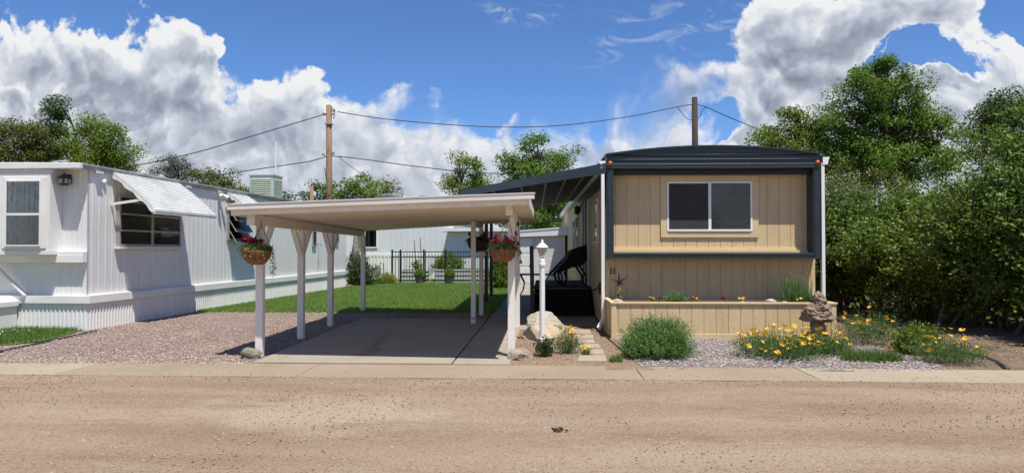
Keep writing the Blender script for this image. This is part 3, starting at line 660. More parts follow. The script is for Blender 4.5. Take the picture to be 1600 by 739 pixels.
Pp = np.concatenate([scatter([(-9, 8.5), (9, 8.5), (7, 4.3), (-7, 4.3)], 19000, rng0, 0.004), scatter([(-9, 8.75), (9, 8.75), (9, 8.1), (-9, 8.1)], 2600, rng0, 0.012)])
pebbles('road_gravel', 'pebble_road', Pp, 0.003, 0.015, rng0)
Pp = scatter([(-8.3, 11.3), (-9.3, 9.28), (-4.0, 9.28), (-4.0, 17), (-8.5, 17), (-8.6, 13)], 15000, rng0, 0.012, 1.6)
pebbles('driveway_gravel', 'pebble_pink', np.concatenate([Pp, scatter([(-4.1, 15.45), (-1.3, 15.45), (-1.3, 17), (-4.1, 17)], 2500, rng0, 0.02)]), 0.008, 0.022, rng0)
pebbles('stray_gravel', 'pebble_pink', np.concatenate([scatter([(-9, 9.05), (-4.0, 9.05), (-4.0, 9.34), (-9, 9.34)], 260, rng0, 0.016), scatter([(-3.95, 9.5), (-3.6, 9.5), (-3.7, 15.3), (-4.05, 15.3)], 260, rng0, 0.032), scatter([(1.2, 9.1), (5.2, 9.1), (5.2, 9.3), (1.2, 9.34)], 220, rng0, 0.016), scatter([(-0.7, 9.4), (-0.45, 9.4), (-0.45, 13), (-0.6, 13)], 90, rng0, 0.028)]), 0.006, 0.018, rng0)
pebbles('garden_gravel', 'pebble_grey', scatter([(1.25, 9.30), (5.2, 9.26), (5.2, 12.2), (1.2, 12.3)], 9000, rng0, 0.014), 0.009, 0.030, rng0)
pebbles('garden_fine_gravel', 'pebble_road', scatter([(-0.45, 9.4), (1.25, 9.36), (1.1, 13.8), (-0.45, 14.2)], 4200, rng0, 0.014), 0.005, 0.016, rng0)
pebbles('soil_pebbles', 'pebble_road', scatter([(5.0, 9.3), (9, 9.2), (9, 13), (5.0, 13)], 2600, rng0, 0.014), 0.005, 0.02, rng0)

# ------------------------------------------------------------------ shared small builders
def window_unit(parent, x0, x1, z0, z1, y, out, frame_w=0.045, frame='white_vinyl', mull=(), rails=(), back='black_void', glass='glass', depth=0.06, slats=None, curtain=None, axis='x', screen=None, name='window'):
    """a window proud of its wall. axis 'x': wall runs along x at y, out = -1 towards -y. axis 'y': wall runs along y at x=y, out = +-1 along x"""
    def bx(mb, a0, a1, d0, d1, c0, c1, mi=0):
        if axis == 'x': mb.box((a0, y+out*d0, c0), (a1, y+out*d1, c1), mi)
        else: mb.box((y+out*d0, a0, c0), (y+out*d1, a1, c1), mi)
    f = MB(); w = frame_w
    bx(f, x0, x0+w, 0.001, depth, z0, z1); bx(f, x1-w, x1, 0.001, depth, z0, z1)
    bx(f, x0+w, x1-w, 0.001, depth, z1-w, z1); bx(f, x0+w, x1-w, 0.001, depth+0.008, z0, z0+w)
    for m, mw in mull: bx(f, m-mw/2, m+mw/2, 0.001, depth-0.004, z0+w, z1-w)
    for rz, rw in rails: bx(f, x0+w, x1-w, 0.001, depth-0.006, rz-rw/2, rz+rw/2)
    fr = f.build(name, frame, parent, bevel=0.003)
    g = MB(); bx(g, x0+w, x1-w, depth-0.022, depth-0.017, z0+w, z1-w); g.build('pane', glass, fr)
    b = MB(); bx(b, x0+w, x1-w, 0.002, 0.006, z0+w, z1-w); b.build('backing', back, fr)
    if slats:
        s = MB(); z = z0+w+0.02; i = 0
        while z < z1-w-0.01:
            bx(s, x0+w+0.01, x1-w-0.01, 0.008, 0.016, z, z+0.009); z += slats
        s.build('blind', 'blind', fr)
    if screen:
        s = MB(); bx(s, screen[0], screen[1], depth-0.014, depth-0.012, z0+w+0.01, z1-w-0.01); s.build('fly_screen', 'screen', fr)
    if curtain:
        for (c0, c1, d0, d1, cm) in curtain:
            s = MB(); prof = []; n = 40
            for i in range(n+1):
                q = i/n; prof.append((c0+(c1-c0)*q, 0.012+0.008*math.sin(q*37)+0.005*math.sin(q*83+1)))
            if axis == 'x': s.strip((0, y, d0), (1, 0, 0), (0, out, 0), (0, 0, d1-d0), prof)
            else: s.strip((y, 0, d0), (0, 1, 0), (out, 0, 0), (0, 0, d1-d0), prof)
            s.build('curtain', cm, fr, smooth=True, fix=False)
    return fr

# ------------------------------------------------------------------ the tan home (local origin at its front left corner)
HOUSE = thing('mobile_home', 'tan mobile home with navy metal front frame, wide sliding window and number 11', 'mobile home', (1.2, 13.6, 0), R(0.8))
W, LEN = 3.93, 21.0
def groove(w, pitch, first, gw=0.012, gd=0.009):
    p = [(0, 0)]; u = first
    while u < w-0.02:
        p += [(u-gw/2, 0), (u-gw/2+0.002, -gd), (u+gw/2-0.002, -gd), (u+gw/2, 0)]; u += pitch
    return p+[(w, 0)]
mb = MB()
mb.strip((0, 0, 0.02), (1, 0, 0), (0, -1, 0), (0, 0, 3.26), groove(W, 0.222, 0.17))
mb.strip((0, LEN, 0.02), (0, -1, 0), (-1, 0, 0), (0, 0, 3.20), groove(LEN, 0.405, 0.2))
mb.strip((W, 0, 0.02), (0, 1, 0), (1, 0, 0), (0, 0, 3.20), groove(LEN, 0.405, 0.2))
mb.add([(0, LEN, 0), (W, LEN, 0), (W, LEN, 3.25), (0, LEN, 3.25)], [(0, 1, 2, 3)])
wall = mb.build('wall', 'tan', HOUSE)
mb = MB(); mb.box((-0.012, -0.014, 0.0), (W+0.012, 0.0-0.001, 0.07)); mb.box((-0.016, 0.0, 0.55), (-0.001, LEN, 0.60)); mb.box((-0.02, -0.012, 0.6), (0.055, 0.06, 1.36))
mb.box((W-0.055, -0.012, 0.6), (W+0.02, 0.06, 1.36)); mb.build('trim_board', 'tan_trim', HOUSE, bevel=0.003)
# roof
def arch(n=16, x0=-0.05, x1=W+0.05, ze=3.335, zc=3.49):
    c = (x0+x1)/2; h = (x1-x0)/2
    return [(x0+(x1-x0)*i/n, ze+(zc-ze)*(1-abs((x0+(x1-x0)*i/n-c)/h)**2.0)) for i in range(n+1)]
a = arch(); mb = MB()
mb.prism(a+[(x, z-0.035) for x, z in reversed(a)], 'y', -0.36, LEN+0.1)
roof = mb.build('roof', 'navy', HOUSE)
mb = MB(); mb.lathe([(0.09, 0), (0.09, 0.28), (0.13, 0.30), (0.13, 0.36), (0.02, 0.40)], (1.3, 9, 3.44), 12); mb.build('roof_vent', 'alum', roof, smooth=False)
# corrugated fascia
mb = MB(); prof = []
zz = [3.05, 3.062, 3.115, 3.13, 3.145, 3.205, 3.22, 3.235, 3.29, 3.305, 3.32]
dd = [0.33, 0.345, 0.345, 0.352, 0.330, 0.330, 0.348, 0.325, 0.325, 0.342, 0.318]
mb.strip((-0.03, 0, 0), (0, 0, 1), (0, -1, 0), (W+0.03, 0, 0), list(zip(zz, dd)))
ar = arch(16, -0.03, W, 3.325, 3.465)
mb.add([(-0.03, -0.318, 3.318), (W, -0.318, 3.318)]+[(x, -0.318, z) for x, z in reversed(ar)], [tuple(range(len(ar)+2))])
mb.strip((-0.03, 0, 0), (0, 0, 1), (0, -1, 0), (0, 0.0001, 0), [(3.05, 0.33), (3.34, 0.33)])
mb.box((-0.030, -0.316, 3.05), (W, -0.002, 3.32))
for i in range(5): mb.box((-0.03, -0.326, 3.342+i*0.026), (W*0.5+(W*0.5-0.25)*(1 if 0 else 0), -0.32, 3.3421+i*0.026)) if False else None
fas = mb.build('fascia', 'navy', HOUSE, fix=False)
mb = MB(); mb.box((0.107, -0.20, 2.965), (3.798, -0.003, 3.048)); mb.build('header', 'navy_dark', HOUSE)
mb = MB()
for x0, x1 in ((-0.03, 0.105), (3.80, W)):
    mb.box((x0, -0.325, 1.37), (x1, -0.002, 3.049)); mb.box((x0+0.02, -0.337, 1.39), (x1-0.03, -0.326, 3.04))
mb.box((0.106, -0.325, 1.40), (3.799, -0.002, 1.475)); mb.box((-0.03, -0.338, 1.372), (W, -0.326, 1.395)); mb.box((0.09, -0.334, 1.43), (3.81, -0.3255, 1.468))
mb.build('front_frame', 'navy', HOUSE, bevel=0.006)
mb = MB(); mb.box((0.107, -0.09, 1.477), (3.798, -0.003, 1.525)); mb.box((0.107, -0.03, 1.526), (3.798, -0.003, 1.58)); mb.build('ledge', 'tan_trim', HOUSE, bevel=0.004)
for x in (0.035, W-0.055):
    m_ = MB(); m_.lathe([(0.045, 0), (0.045, 0.012), (0.034, 0.032), (0.012, 0.045)], (0, 0, 0), 14)
    o = m_.build('marker_light', 'amber', HOUSE, smooth=True); o.location = (x, -0.35, 3.155); o.rotation_euler = (math.pi/2, 0, 0)
# front window: tan casing, white sliding sashes, blind behind glass, screen on one half
wf = window_unit(HOUSE, 1.15, 2.77, 1.885, 2.84, 0, -1, 0.038, mull=((1.965, 0.055),), slats=0.054, screen=(1.19, 1.935), depth=0.040)
c = MB()
for b in (((1.035, -0.030, 2.842), (2.885, -0.002, 2.96)), ((1.035, -0.030, 1.77), (2.885, -0.002, 1.882)), ((1.035, -0.030, 1.883), (1.148, -0.002, 2.841)), ((2.772, -0.030, 1.883), (2.885, -0.002, 2.841))): c.box(*b)
c.build('casing', 'tan_trim', wf, bevel=0.003)
# number 11
def digit_one(mb, x, z, h):
    w = h*0.16
    mb.box((x-w/2, -0.012, z), (x+w/2, -0.001, z+h)); mb.box((x-h*0.22, -0.012, z), (x+h*0.22, -0.0015, z+h*0.09))
    mb.prism([(x-w/2, z+h), (x-h*0.25, z+h*0.80), (x-h*0.25, z+h*0.72), (x-w/2, z+h*0.82)], 'y', -0.012, -0.0015)
for x in (0.085, 0.145):
    m_ = MB(); digit_one(m_, x, 1.075, 0.105); m_.build('house_number', 'black_paint', HOUSE)
# side wall: windows, doors, lantern, gutter, downspouts
wf = window_unit(HOUSE, 1.42, 2.32, 1.66, 2.64, 0, -1, 0.05, axis='y', slats=0.04)
c = MB()
for b in (((-0.030, 1.30, 2.642), (-0.002, 2.44, 2.75)), ((-0.030, 1.30, 1.55), (-0.002, 2.44, 1.658)), ((-0.030, 1.30, 1.659), (-0.002, 1.418, 2.641)), ((-0.030, 2.322, 1.659), (-0.002, 2.44, 2.641))): c.box(*b)
c.build('casing', 'tan_trim', wf, bevel=0.003)
window_unit(HOUSE, 8.2, 9.1, 1.1, 2.6, 0, -1, 0.05, axis='y', slats=0.05)
window_unit(HOUSE, 9.7, 10.9, 1.1, 2.55, 0, -1, 0.05, axis='y', slats=0.05)
mb = MB(); mb.box((-0.055, 4.15, 0.64), (-0.002, 4.27, 2.95)); mb.box((-0.055, 5.25, 0.64), (-0.002, 5.37, 2.95)); mb.box((-0.055, 4.271, 2.83), (-0.002, 5.249, 2.95))
dr = mb.build('door', 'white_vinyl', HOUSE, bevel=0.004)
mb = MB(); mb.box((-0.03, 4.272, 0.66), (-0.003, 5.248, 2.828)); mb.build('door_panel', 'screen', dr)
mb = MB(); mb.box((-0.10, 4.36, 1.55), (-0.031, 4.40, 1.70)); mb.build('handle', 'black_paint', dr)
mb = MB(); mb.box((-0.05, 5.9, 0.64), (-0.002, 6.7, 2.75)); mb.build('shutter', 'black_paint', HOUSE)
m_ = MB(); m_.box((-0.06, 7.2, 2.62), (-0.001, 7.3, 2.80)); m_.lathe([(0.03, 0), (0.075, 0.04), (0.075, 0.20), (0.09, 0.21), (0.02, 0.27)], (-0.13, 7.25, 2.56), 8)
m_.build('porch_lantern', 'bronze', HOUSE)
mb = MB(); mb.prism([(-0.15, 3.14), (-0.14, 3.06), (-0.05, 3.06), (-0.05, 3.20), (-0.17, 3.20), (-0.17, 3.17)], 'y', -0.34, LEN)
gut = mb.build('gutter', 'white_vinyl', HOUSE)
mb = MB(); mb.prism([(W+0.15, 3.20), (W+0.14, 3.12), (W+0.05, 3.12), (W+0.05, 3.26), (W+0.17, 3.26), (W+0.17, 3.23)], 'y', -0.34, LEN); mb.build('gutter', 'white_vinyl', HOUSE)
mb = MB(); mb.bar((-0.10, -0.30, 3.10), (-0.10, -0.30, 0.20), 0.062, 0.075); mb.bar((-0.10, -0.30, 0.22), (-0.19, -0.40, 0.07), 0.062, 0.075); mb.build('downspout', 'white_vinyl', HOUSE, bevel=0.008)
mb = MB(); mb.bar((W+0.055, -0.29, 3.15), (W+0.055, -0.29, 0.1), 0.062, 0.075); mb.build('downspout', 'white_vinyl', HOUSE, bevel=0.008)
mb = MB(); mb.tube([(-0.03, 0.4, 0.98), (-0.03, 1.5, 0.72), (-0.03, 3.3, 0.55)], 0.012, 6); mb.box((-0.06, 0.9, 0.62), (-0.002, 1.0, 0.86)); mb.build('service_cable', 'wire', HOUSE)
# porch awning on posts, along the left side
AX0, AX1, AZ0, AZ1, AY0, AY1 = -2.78, -0.04, 2.60, 3.10, -0.30, 8.9
mb = MB(); t_ = 0.05
mb.hexa([(AX0, AY0, AZ0), (AX1, AY0, AZ1), (AX1, AY1, AZ1), (AX0, AY1, AZ0), (AX0, AY0, AZ0+t_), (AX1, AY0, AZ1+t_), (AX1, AY1, AZ1+t_), (AX0, AY1, AZ0+t_)])
awn = mb.build('porch_awning', 'navy_dark', HOUSE)
mb = MB()
mb.hexa([(AX0, AY0-0.04, AZ0-0.06), (AX1, AY0-0.04, AZ1-0.13), (AX1, AY0-0.002, AZ1-0.13), (AX0, AY0-0.002, AZ0-0.06), (AX0, AY0-0.04, AZ0+0.06), (AX1, AY0-0.04, AZ1+0.065), (AX1, AY0-0.002, AZ1+0.065), (AX0, AY0-0.002, AZ0+0.06)])
mb.box((AX0-0.04, AY0, AZ0-0.08), (AX0-0.002, AY1, AZ0+0.055)); mb.box((-0.06, 0.0, 2.80), (-0.022, AY1, 3.04))
mb.build('awning_fascia', 'navy', awn)
mb = MB()
for x in (-2.2, -1.65, -1.15, -0.75, -0.38):
    z = AZ0+(AZ1-AZ0)*(x-AX0)/(AX1-AX0); mb.box((x-0.02, AY0+0.01, z-0.022), (x+0.02, AY1-0.05, z-0.001))
mb.build('seam', 'steel_seam', awn)
for y in (1.9, 6.42, 8.75):
    if y < 5: continue
    mb = MB(); mb.box((AX0-0.02, y-0.05, 0.02), (AX0+0.08, y+0.05, AZ0)); mb.build('awning_post', 'black_paint', HOUSE)
# planter along the front
mb = MB(); px0, px1, py = -0.04, 3.78, -1.30
mb.strip((px0, py, 0.02), (1, 0, 0), (0, -1, 0), (0, 0, 0.58), groove(px1-px0, 0.21, 0.11)); mb.strip((px0, -0.02, 0.02), (0, -1, 0), (-1, 0, 0), (0, 0, 0.58), groove(1.28, 0.21, 0.2))
mb.strip((px1, py, 0.02), (0, 1, 0), (1, 0, 0), (0, 0, 0.58), groove(1.28, 0.21, 0.2))
pl = mb.build('planter', 'tan', HOUSE)
mb = MB(); mb.box((px0-0.03, py-0.03, 0.60), (px1+0.03, py+0.075, 0.63)); mb.box((px0-0.03, py+0.077, 0.60), (px0+0.06, -0.004, 0.63)); mb.box((px1-0.06, py+0.077, 0.60), (px1+0.03, -0.004, 0.63))
mb.box((px0-0.018, py-0.018, 0.0), (px1+0.018, py-0.002, 0.085)); mb.box((px0-0.018, py-0.001, 0.0), (px0-0.002, -0.004, 0.085)); mb.box((px0-0.014, py-0.014, 0.09), (px0+0.07, py-0.002, 0.599)); mb.box((px1-0.07, py-0.014, 0.09), (px1+0.014, py-0.002, 0.599))
mb.build('cap_board', 'tan_trim', pl, bevel=0.004)
mb = MB(); mb.box((px0+0.01, py+0.01, 0.03), (px1-0.01, -0.005, 0.585)); mb.build('planter_soil', 'soil', pl)

# ------------------------------------------------------------------ the white home on the left
LT = thing('mobile_home', 'long white ribbed metal mobile home with bay window and scalloped window awning', 'mobile home', (-8.67, 13.08, 0), R(-2.1))
LL, LW = 15.7, 3.7
mb = MB()
wallpanel(mb, (-0.06, 0, 0), (0, 1, 0), (1, 0, 0), LL, 0.64, 3.06, 0.2, 0.05, 0.0055, first=0.12)
wallpanel(mb, (-LW, 0.05, 0), (1, 0, 0), (0, -1, 0), LW-0.06, 0.64, 3.06, 0.105, 0.03, 0.003, first=0.05)
mb.add([(-0.06, LL, 0), (-LW, LL, 0), (-LW, LL, 3.06), (-0.06, LL, 3.06)], [(0, 1, 2, 3)]); mb.add([(-LW, LL, 0), (-LW, 0.05, 0), (-LW, 0.05, 3.06), (-LW, LL, 3.06)], [(0, 1, 2, 3)])
mb.add([(-0.06, 0, 0.64), (-0.06, 0.05, 0.64), (-0.06, 0.05, 3.06), (-0.06, 0, 3.06)], [(0, 1, 2, 3)])
mb.build('wall', 'white_siding', LT, fix=False)
mb = MB()
wallpanel(mb, (-0.02, 0.0, 0), (0, 1, 0), (1, 0, 0), LL, 0.0, 0.52, 0.09, 0.04, 0.018, first=0.03)
wallpanel(mb, (-LW, 0.0, 0), (1, 0, 0), (0, -1, 0), LW-0.02, 0.0, 0.52, 0.085, 0.035, 0.014, first=0.02)
mb.build('skirting', 'skirt', LT, fix=False)
mb = MB(); mb.box((-0.02, -0.03, 0.51), (0.03, LL, 0.66)); mb.box((-LW, -0.055, 0.512), (0.029, -0.031, 0.658)); mb.box((-LW, -0.03, 0.60), (-0.021, 0.049, 0.655)); mb.box((-0.058, 0.0, 0.661), (-0.0, LL, 0.675))
mb.build('band', 'white_trim', LT, bevel=0.004)
# roof: shallow crowned sheet with a grey weathered edge, white fascia over the front
mb = MB(); n = 10; a = [(-LW-0.05+(LW+0.07)*i/n, 3.165+0.035*(1-((i/n-0.5)*2)**2)) for i in range(n+1)]
mb.prism(a+[(x, z-0.03) for x, z in reversed(a)], 'y', -0.22, LL+0.05); rf = mb.build('roof', 'roof_edge', LT)
mb = MB(); mb.box((-0.055, -0.20, 3.055), (-0.012, LL, 3.15)); mb.box((-0.011, -0.2, 3.11), (0.012, LL, 3.165)); mb.build('roof_edge', 'roof_edge', rf)
mb = MB(); mb.hexa([(-LW-0.05, -0.32, 3.06), (0.0, -0.32, 3.06), (0.0, -0.22, 3.06), (-LW-0.05, -0.22, 3.06), (-LW-0.05, -0.32, 3.20), (0.0, -0.32, 3.165), (0.0, -0.22, 3.165), (-LW-0.05, -0.22, 3.20)])
mb.box((-LW-0.05, -0.219, 3.058), (-0.056, 0.049, 3.075)); mb.build('front_fascia', 'white_trim', LT, bevel=0.01)
for y in (0.15, 3.35, 4.9): mb = MB(); mb.box((-0.005, y, 3.02), (0.05, y+0.16, 3.055)); mb.build('bracket', 'white_trim', rf)
# bay
mb = MB(); BX1, BY = -0.60, -0.28
mb.box((-3.3, BY, 1.52), (BX1, 0.048, 2.98)); mb.box((-3.3, BY+0.03, 2.981), (BX1, 0.048, 3.055))
bay = mb.build('bay', 'white_siding', LT)
mb = MB(); mb.box((-3.32, BY-0.015, 1.44), (BX1+0.015, 0.047, 1.518)); mb.box((-3.3, -0.10, 1.29), (-0.075, 0.046, 1.438)); mb.box((BX1+0.016, -0.09, 1.4385), (-0.075, 0.046, 1.50)); mb.build('bay_ledge', 'white_trim', bay, bevel=0.005)
mb = MB(); mb.bar((-1.95, -0.12, 1.35), (-1.25, -0.05, 0.66), 0.10, 0.03); mb.build('bay_brace', 'white_trim', bay)
wf = window_unit(bay, -1.46, -0.75, 1.60, 2.84, BY, -1, 0.025, frame='white_trim', rails=((2.20, 0.045),), glass='glass_blue', curtain=((-1.43, -0.78, 2.22, 2.82, 'curtain_blue'), (-1.43, -0.78, 1.62, 2.18, 'curtain_lace')))
window_unit(bay, -2.35, -1.62, 1.60, 2.84, BY, -1, 0.025, frame='white_trim', rails=((2.20, 0.045),), glass='glass_blue', curtain=((-2.32, -1.65, 2.22, 2.82, 'curtain_blue'), (-2.32, -1.65, 1.62, 2.18, 'curtain_lace')))
c = MB(); c.box((-1.54, BY-0.03, 2.842), (-0.67, BY-0.001, 2.90)); c.box((-0.748, BY-0.03, 1.56), (-0.67, BY-0.001, 2.841)); c.box((-1.54, BY-0.03, 1.56), (-1.462, BY-0.001, 2.841)); c.box((-1.461, BY-0.045, 1.56), (-0.749, BY-0.001, 1.598)); c.build('casing', 'white_trim', wf, bevel=0.004)
mb = MB(); mb.box((-3.3, -0.50, 0.0), (-1.42, -0.06, 0.46)); st = mb.build('hitch_cover', 'skirt', LT)
mb = MB(); mb.box((-3.34, -0.53, 0.461), (-1.38, -0.06, 0.56)); mb.build('cover_ledge', 'white_trim', st, bevel=0.006)
# lantern on the front, floodlight and vent cap on the side
m_ = MB(); m_.box((-0.50, 0.0, 2.80), (-0.42, 0.049, 2.98)); m_.lathe([(0.05, 0), (0.075, 0.01), (0.10, 0.14), (0.115, 0.15), (0.04, 0.20), (0.012, 0.24)], (-0.46, -0.10, 2.76), 6)
o = m_.build('porch_lantern', 'bronze', LT); m_ = MB(); m_.lathe([(0.065, 0.03), (0.082, 0.13)], (-0.46, -0.10, 2.76), 6)
for k in range(6):
    a_ = k*math.pi/3+math.pi/6; m_.box((-0.46+0.075*math.cos(a_)-0.02, -0.10+0.079*math.sin(a_)-0.02, 2.80), (-0.46+0.075*math.cos(a_)+0.02, -0.10+0.079*math.sin(a_)+0.02, 2.88))
m_.build('lamp_glass', 'lamp_glass', o)
m_ = MB(); m_.lathe([(0.055, 0), (0.05, 0.03), (0.02, 0.05)], (0, 0, 0), 12); m_.box((-0.02, -0.09, 0.0), (0.02, 0.0, 0.02)); o = m_.build('vent_cap', 'white_vinyl', LT, smooth=False); o.location = (-0.05, 0.45, 2.88); o.rotation_euler = (0, math.pi/2, 0)
m_ = MB(); m_.box((-0.055, 4.95, 2.95), (0.0, 5.07, 3.05)); m_.tube([(0.0, 4.97, 2.98), (0.13, 4.88, 2.90)], [0.035, 0.06], 10); m_.tube([(0.0, 5.05, 2.98), (0.13, 5.16, 2.90)], [0.035, 0.06], 10); m_.build('floodlight', 'white_vinyl', LT)
# side window under the big awning
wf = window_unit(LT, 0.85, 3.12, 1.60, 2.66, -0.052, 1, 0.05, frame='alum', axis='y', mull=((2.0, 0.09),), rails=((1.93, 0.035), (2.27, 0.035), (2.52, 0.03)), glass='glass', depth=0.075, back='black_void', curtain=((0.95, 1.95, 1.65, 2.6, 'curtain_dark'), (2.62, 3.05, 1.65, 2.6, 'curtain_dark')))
mb = MB(); mb.box((-0.051, 0.80, 1.555), (0.06, 3.17, 1.598)); mb.build('window_sill', 'white_trim', wf)
def metal_awning(y0, y1, zt, drop, proj, n=18):
    mb = MB(); L = math.hypot(drop, proj); prof = []
    for i in range(n): prof += [(i/n, 0.0), ((i+0.5)/n, 0.013), ((i+0.97)/n, 0.026)]
    prof.append((1.0, 0.0))
    top = Vector((-0.03, 0, zt)); D = Vector((proj, 0, -drop)); N = Vector((drop, 0, proj)).normalized()
    def curve(q): return N*(0.06*math.sin(q*math.pi*0.7))
    vs = []; fs = []
    for q, d in prof:
        for yy in (y0, y1): p = top+D*q+curve(q)+N*d; vs.append((p.x, yy, p.z))
    for i in range(len(prof)-1): fs.append((2*i, 2*i+1, 2*i+3, 2*i+2))
    b = len(vs)
    for q, d in prof:
        for yy in (y0, y1): p = top+D*q+curve(q)-N*0.012; vs.append((p.x, yy, p.z))
    for i in range(len(prof)-1): fs.append((b+2*i+2, b+2*i+3, b+2*i+1, b+2*i)); fs.append((2*i, 2*i+2, b+2*i+2, b+2*i)); fs.append((2*i+1, b+2*i+1, b+2*i+3, 2*i+3))
    mb.add(vs, fs)
    lip = top+D+curve(1)
    mb.box((lip.x-0.012, y0-0.01, lip.z-0.085), (lip.x+0.02, y1+0.01, lip.z-0.035)); mb.box((lip.x-0.02, y0-0.015, lip.z-0.034), (lip.x+0.03, y1+0.015, lip.z+0.012))
    aw = mb.build('window_awning', 'awning_metal', LT)
    # scalloped side valances
    for yy in (y0+0.004, y1-0.016):
        m_ = MB(); pts = [(top.x, top.z)]; k = 12
        for i in range(k+1): q = i/k; p = top+D*q+curve(q)-N*0.013; pts.append((p.x, p.z))
        for i in range(k, -1, -1):
            q = i/k; p = top+D*q+curve(q); w = 0.07+0.02*math.sin(q*22); pts.append((p.x-w*0.35-0.01, p.z-w))
        m_.prism(pts[1:], 'y', yy, yy+0.012); m_.build('valance', 'white_trim', aw)
    for yy in (y0+0.03, y1-0.05):
        m_ = MB(); p = top+D*0.72+curve(0.72); m_.bar((-0.05, yy, p.z-0.12), (p.x-0.03, yy, p.z-0.03), 0.03, 0.05); m_.build('support_arm', 'white_trim', aw)
    return aw
metal_awning(0.66, 3.08, 3.10, 0.80, 0.88)
# tilted pane window and its small awning
wf = window_unit(LT, 5.48, 6.50, 1.79, 2.62, -0.052, 1, 0.045, frame='alum', axis='y', depth=0.06, glass='glass')
metal_awning(5.40, 6.58, 3.06, 0.40, 0.45, 8)
for z in (2.62, 2.32, 2.04):
    m_ = MB(); m_.hexa([(0.01, 5.52, z-0.02), (0.02, 5.52, z-0.02), (0.02, 6.46, z-0.02), (0.01, 6.46, z-0.02), (0.20, 5.52, z-0.29), (0.21, 5.52, z-0.29), (0.21, 6.46, z-0.29), (0.20, 6.46, z-0.29)]); m_.build('louver_pane', 'glass_blue', wf)
    m_ = MB(); m_.bar((0.015, 5.50, z), (0.205, 5.50, z-0.30), 0.02, 0.02); m_.bar((0.015, 6.48, z), (0.205, 6.48, z-0.30), 0.02, 0.02); m_.bar((0.205, 5.5, z-0.30), (0.205, 6.48, z-0.30), 0.02, 0.02); m_.build('louver_frame', 'alum', wf)
for y0, y1, z0, z1 in ((11.75, 12.1, 1.65, 2.35), (14.1, 14.6, 1.8, 2.4)):
    wf = window_unit(LT, y0, y1, z0, z1, -0.052, 1, 0.04, frame='alum', axis='y', depth=0.05, slats=0.06)
m_ = MB(); m_.tube([(-0.05, 12.3, 1.75), (0.06, 12.3, 1.75), (0.10, 12.3, 1.65)], 0.02, 6); m_.tube([(0.02, 12.3, 1.6), (-0.03, 12.3, 0.75)], 0.008, 5); m_.build('hose_tap', 'alum', LT)
# evaporative cooler on the roof
CO = thing('evaporative_cooler', 'pale green grey louvred evaporative cooler box on the white home roof', 'air cooler', (-9.80, 24.4, 3.27), R(-2.1))
mb = MB(); mb.box((-0.36, -0.36, 0.05), (0.36, 0.36, 0.78)); mb.box((-0.40, -0.40, 0.0), (0.40, 0.40, 0.049)); mb.box((-0.385, -0.385, 0.781), (0.385, 0.385, 0.84)); CO.scale = (1.18, 1.1, 1.05); mb.build('housing', 'cooler', CO, bevel=0.01)
for s in range(2):
    mb = MB()
    for k in range(3):
        for j in range(9):
            x0 = -0.30+k*0.205; z0 = 0.13+j*0.065
            if s == 0: mb.hexa([(x0, -0.362, z0), (x0+0.185, -0.362, z0), (x0+0.185, -0.361, z0+0.05), (x0, -0.361, z0+0.05), (x0, -0.392, z0), (x0+0.185, -0.392, z0), (x0+0.185, -0.366, z0+0.055), (x0, -0.366, z0+0.055)])
            else: mb.hexa([(0.362, x0, z0), (0.362, x0+0.185, z0), (0.361, x0+0.185, z0+0.05), (0.361, x0, z0+0.05), (0.392, x0, z0), (0.392, x0+0.185, z0), (0.366, x0+0.185, z0+0.055), (0.366, x0, z0+0.055)])
    mb.build('louver_panel', 'cooler_louver', CO)
an = MB(); an.tube([(0, 0, 0), (0, 0, 2.2)], 0.022, 6); an.lathe([(0.08, 0), (0.03, 0.08)], (0, 0, 0), 8)
o = an.build('vent_pipe', 'white_vinyl'); o.location = (-9.77, 25.2, 3.25); tag(o, 'thin white vertical pipe standing on the roof behind the cooler box', 'pipe')

# ------------------------------------------------------------------ carport
CP = thing('carport', 'white painted open carport with flat roof on braced wooden posts', 'carport', (-2.3, 13.0, 0))
def bw(mb, name, mat, parent, **k):           # built in world coordinates under a root that only has a location
    o = mb.build(name, mat, parent, **k)
    if parent.parent is None: o.location = -Vector(parent.location)
    return o
FL, FR, BR, BL = (-4.30, 9.55, 2.035), (-0.22, 9.20, 2.15), (-0.22, 16.3, 2.20), (-4.50, 17.25, 2.00)
mb = MB(); nb = 26; vs = []
for i in range(nb*4+1):
    q = i/(nb*4); a_ = Vector(FL).lerp(Vector(BL), q); b_ = Vector(FR).lerp(Vector(BR), q); h = 0.022 if (i % 4) in (1, 2) else 0.0
    vs += [a_+Vector((0, 0, h)), b_+Vector((0, 0, h))]
mb.add(vs, [(2*i, 2*i+1, 2*i+3, 2*i+2) for i in range(nb*4)]); dk = bw(mb, 'roof_deck', 'carport_soffit', CP, fix=False)
mb = MB(); u = Vector((0, 0, 0.11)); mb.hexa([Vector(p)+Vector((0, 0, 0.05)) for p in (FL, FR, BR, BL)]+[Vector(p)+u for p in (FL, FR, BR, BL)]); bw(mb, 'roof_sheet', 'white_vinyl', CP)
def board(name, a, b, z0, z1, th, mat, side=0.0, parent=CP, cap=None):
    a, b = Vector(a), Vector(b); d = (b-a); d.z = 0; n = Vector((d.y, -d.x, 0)).normalized()*th
    mb = MB(); U0, U1 = Vector((0, 0, z0)), Vector((0, 0, z1))
    mb.hexa([a+U0, b+U0, b+n+U0, a+n+U0, a+U1, b+U1, b+n+U1, a+n+U1])
    return bw(mb, name, mat, parent)
fa = 0.125
board('fascia', FL, FR, -0.025, 0.055, 0.03, 'carport_paint'); board('gutter', Vector(FL)+Vector((-0.02, -0.031, 0)), Vector(FR)+Vector((0.10, -0.031, 0)), 0.050, 0.118, 0.09, 'carport_fascia')
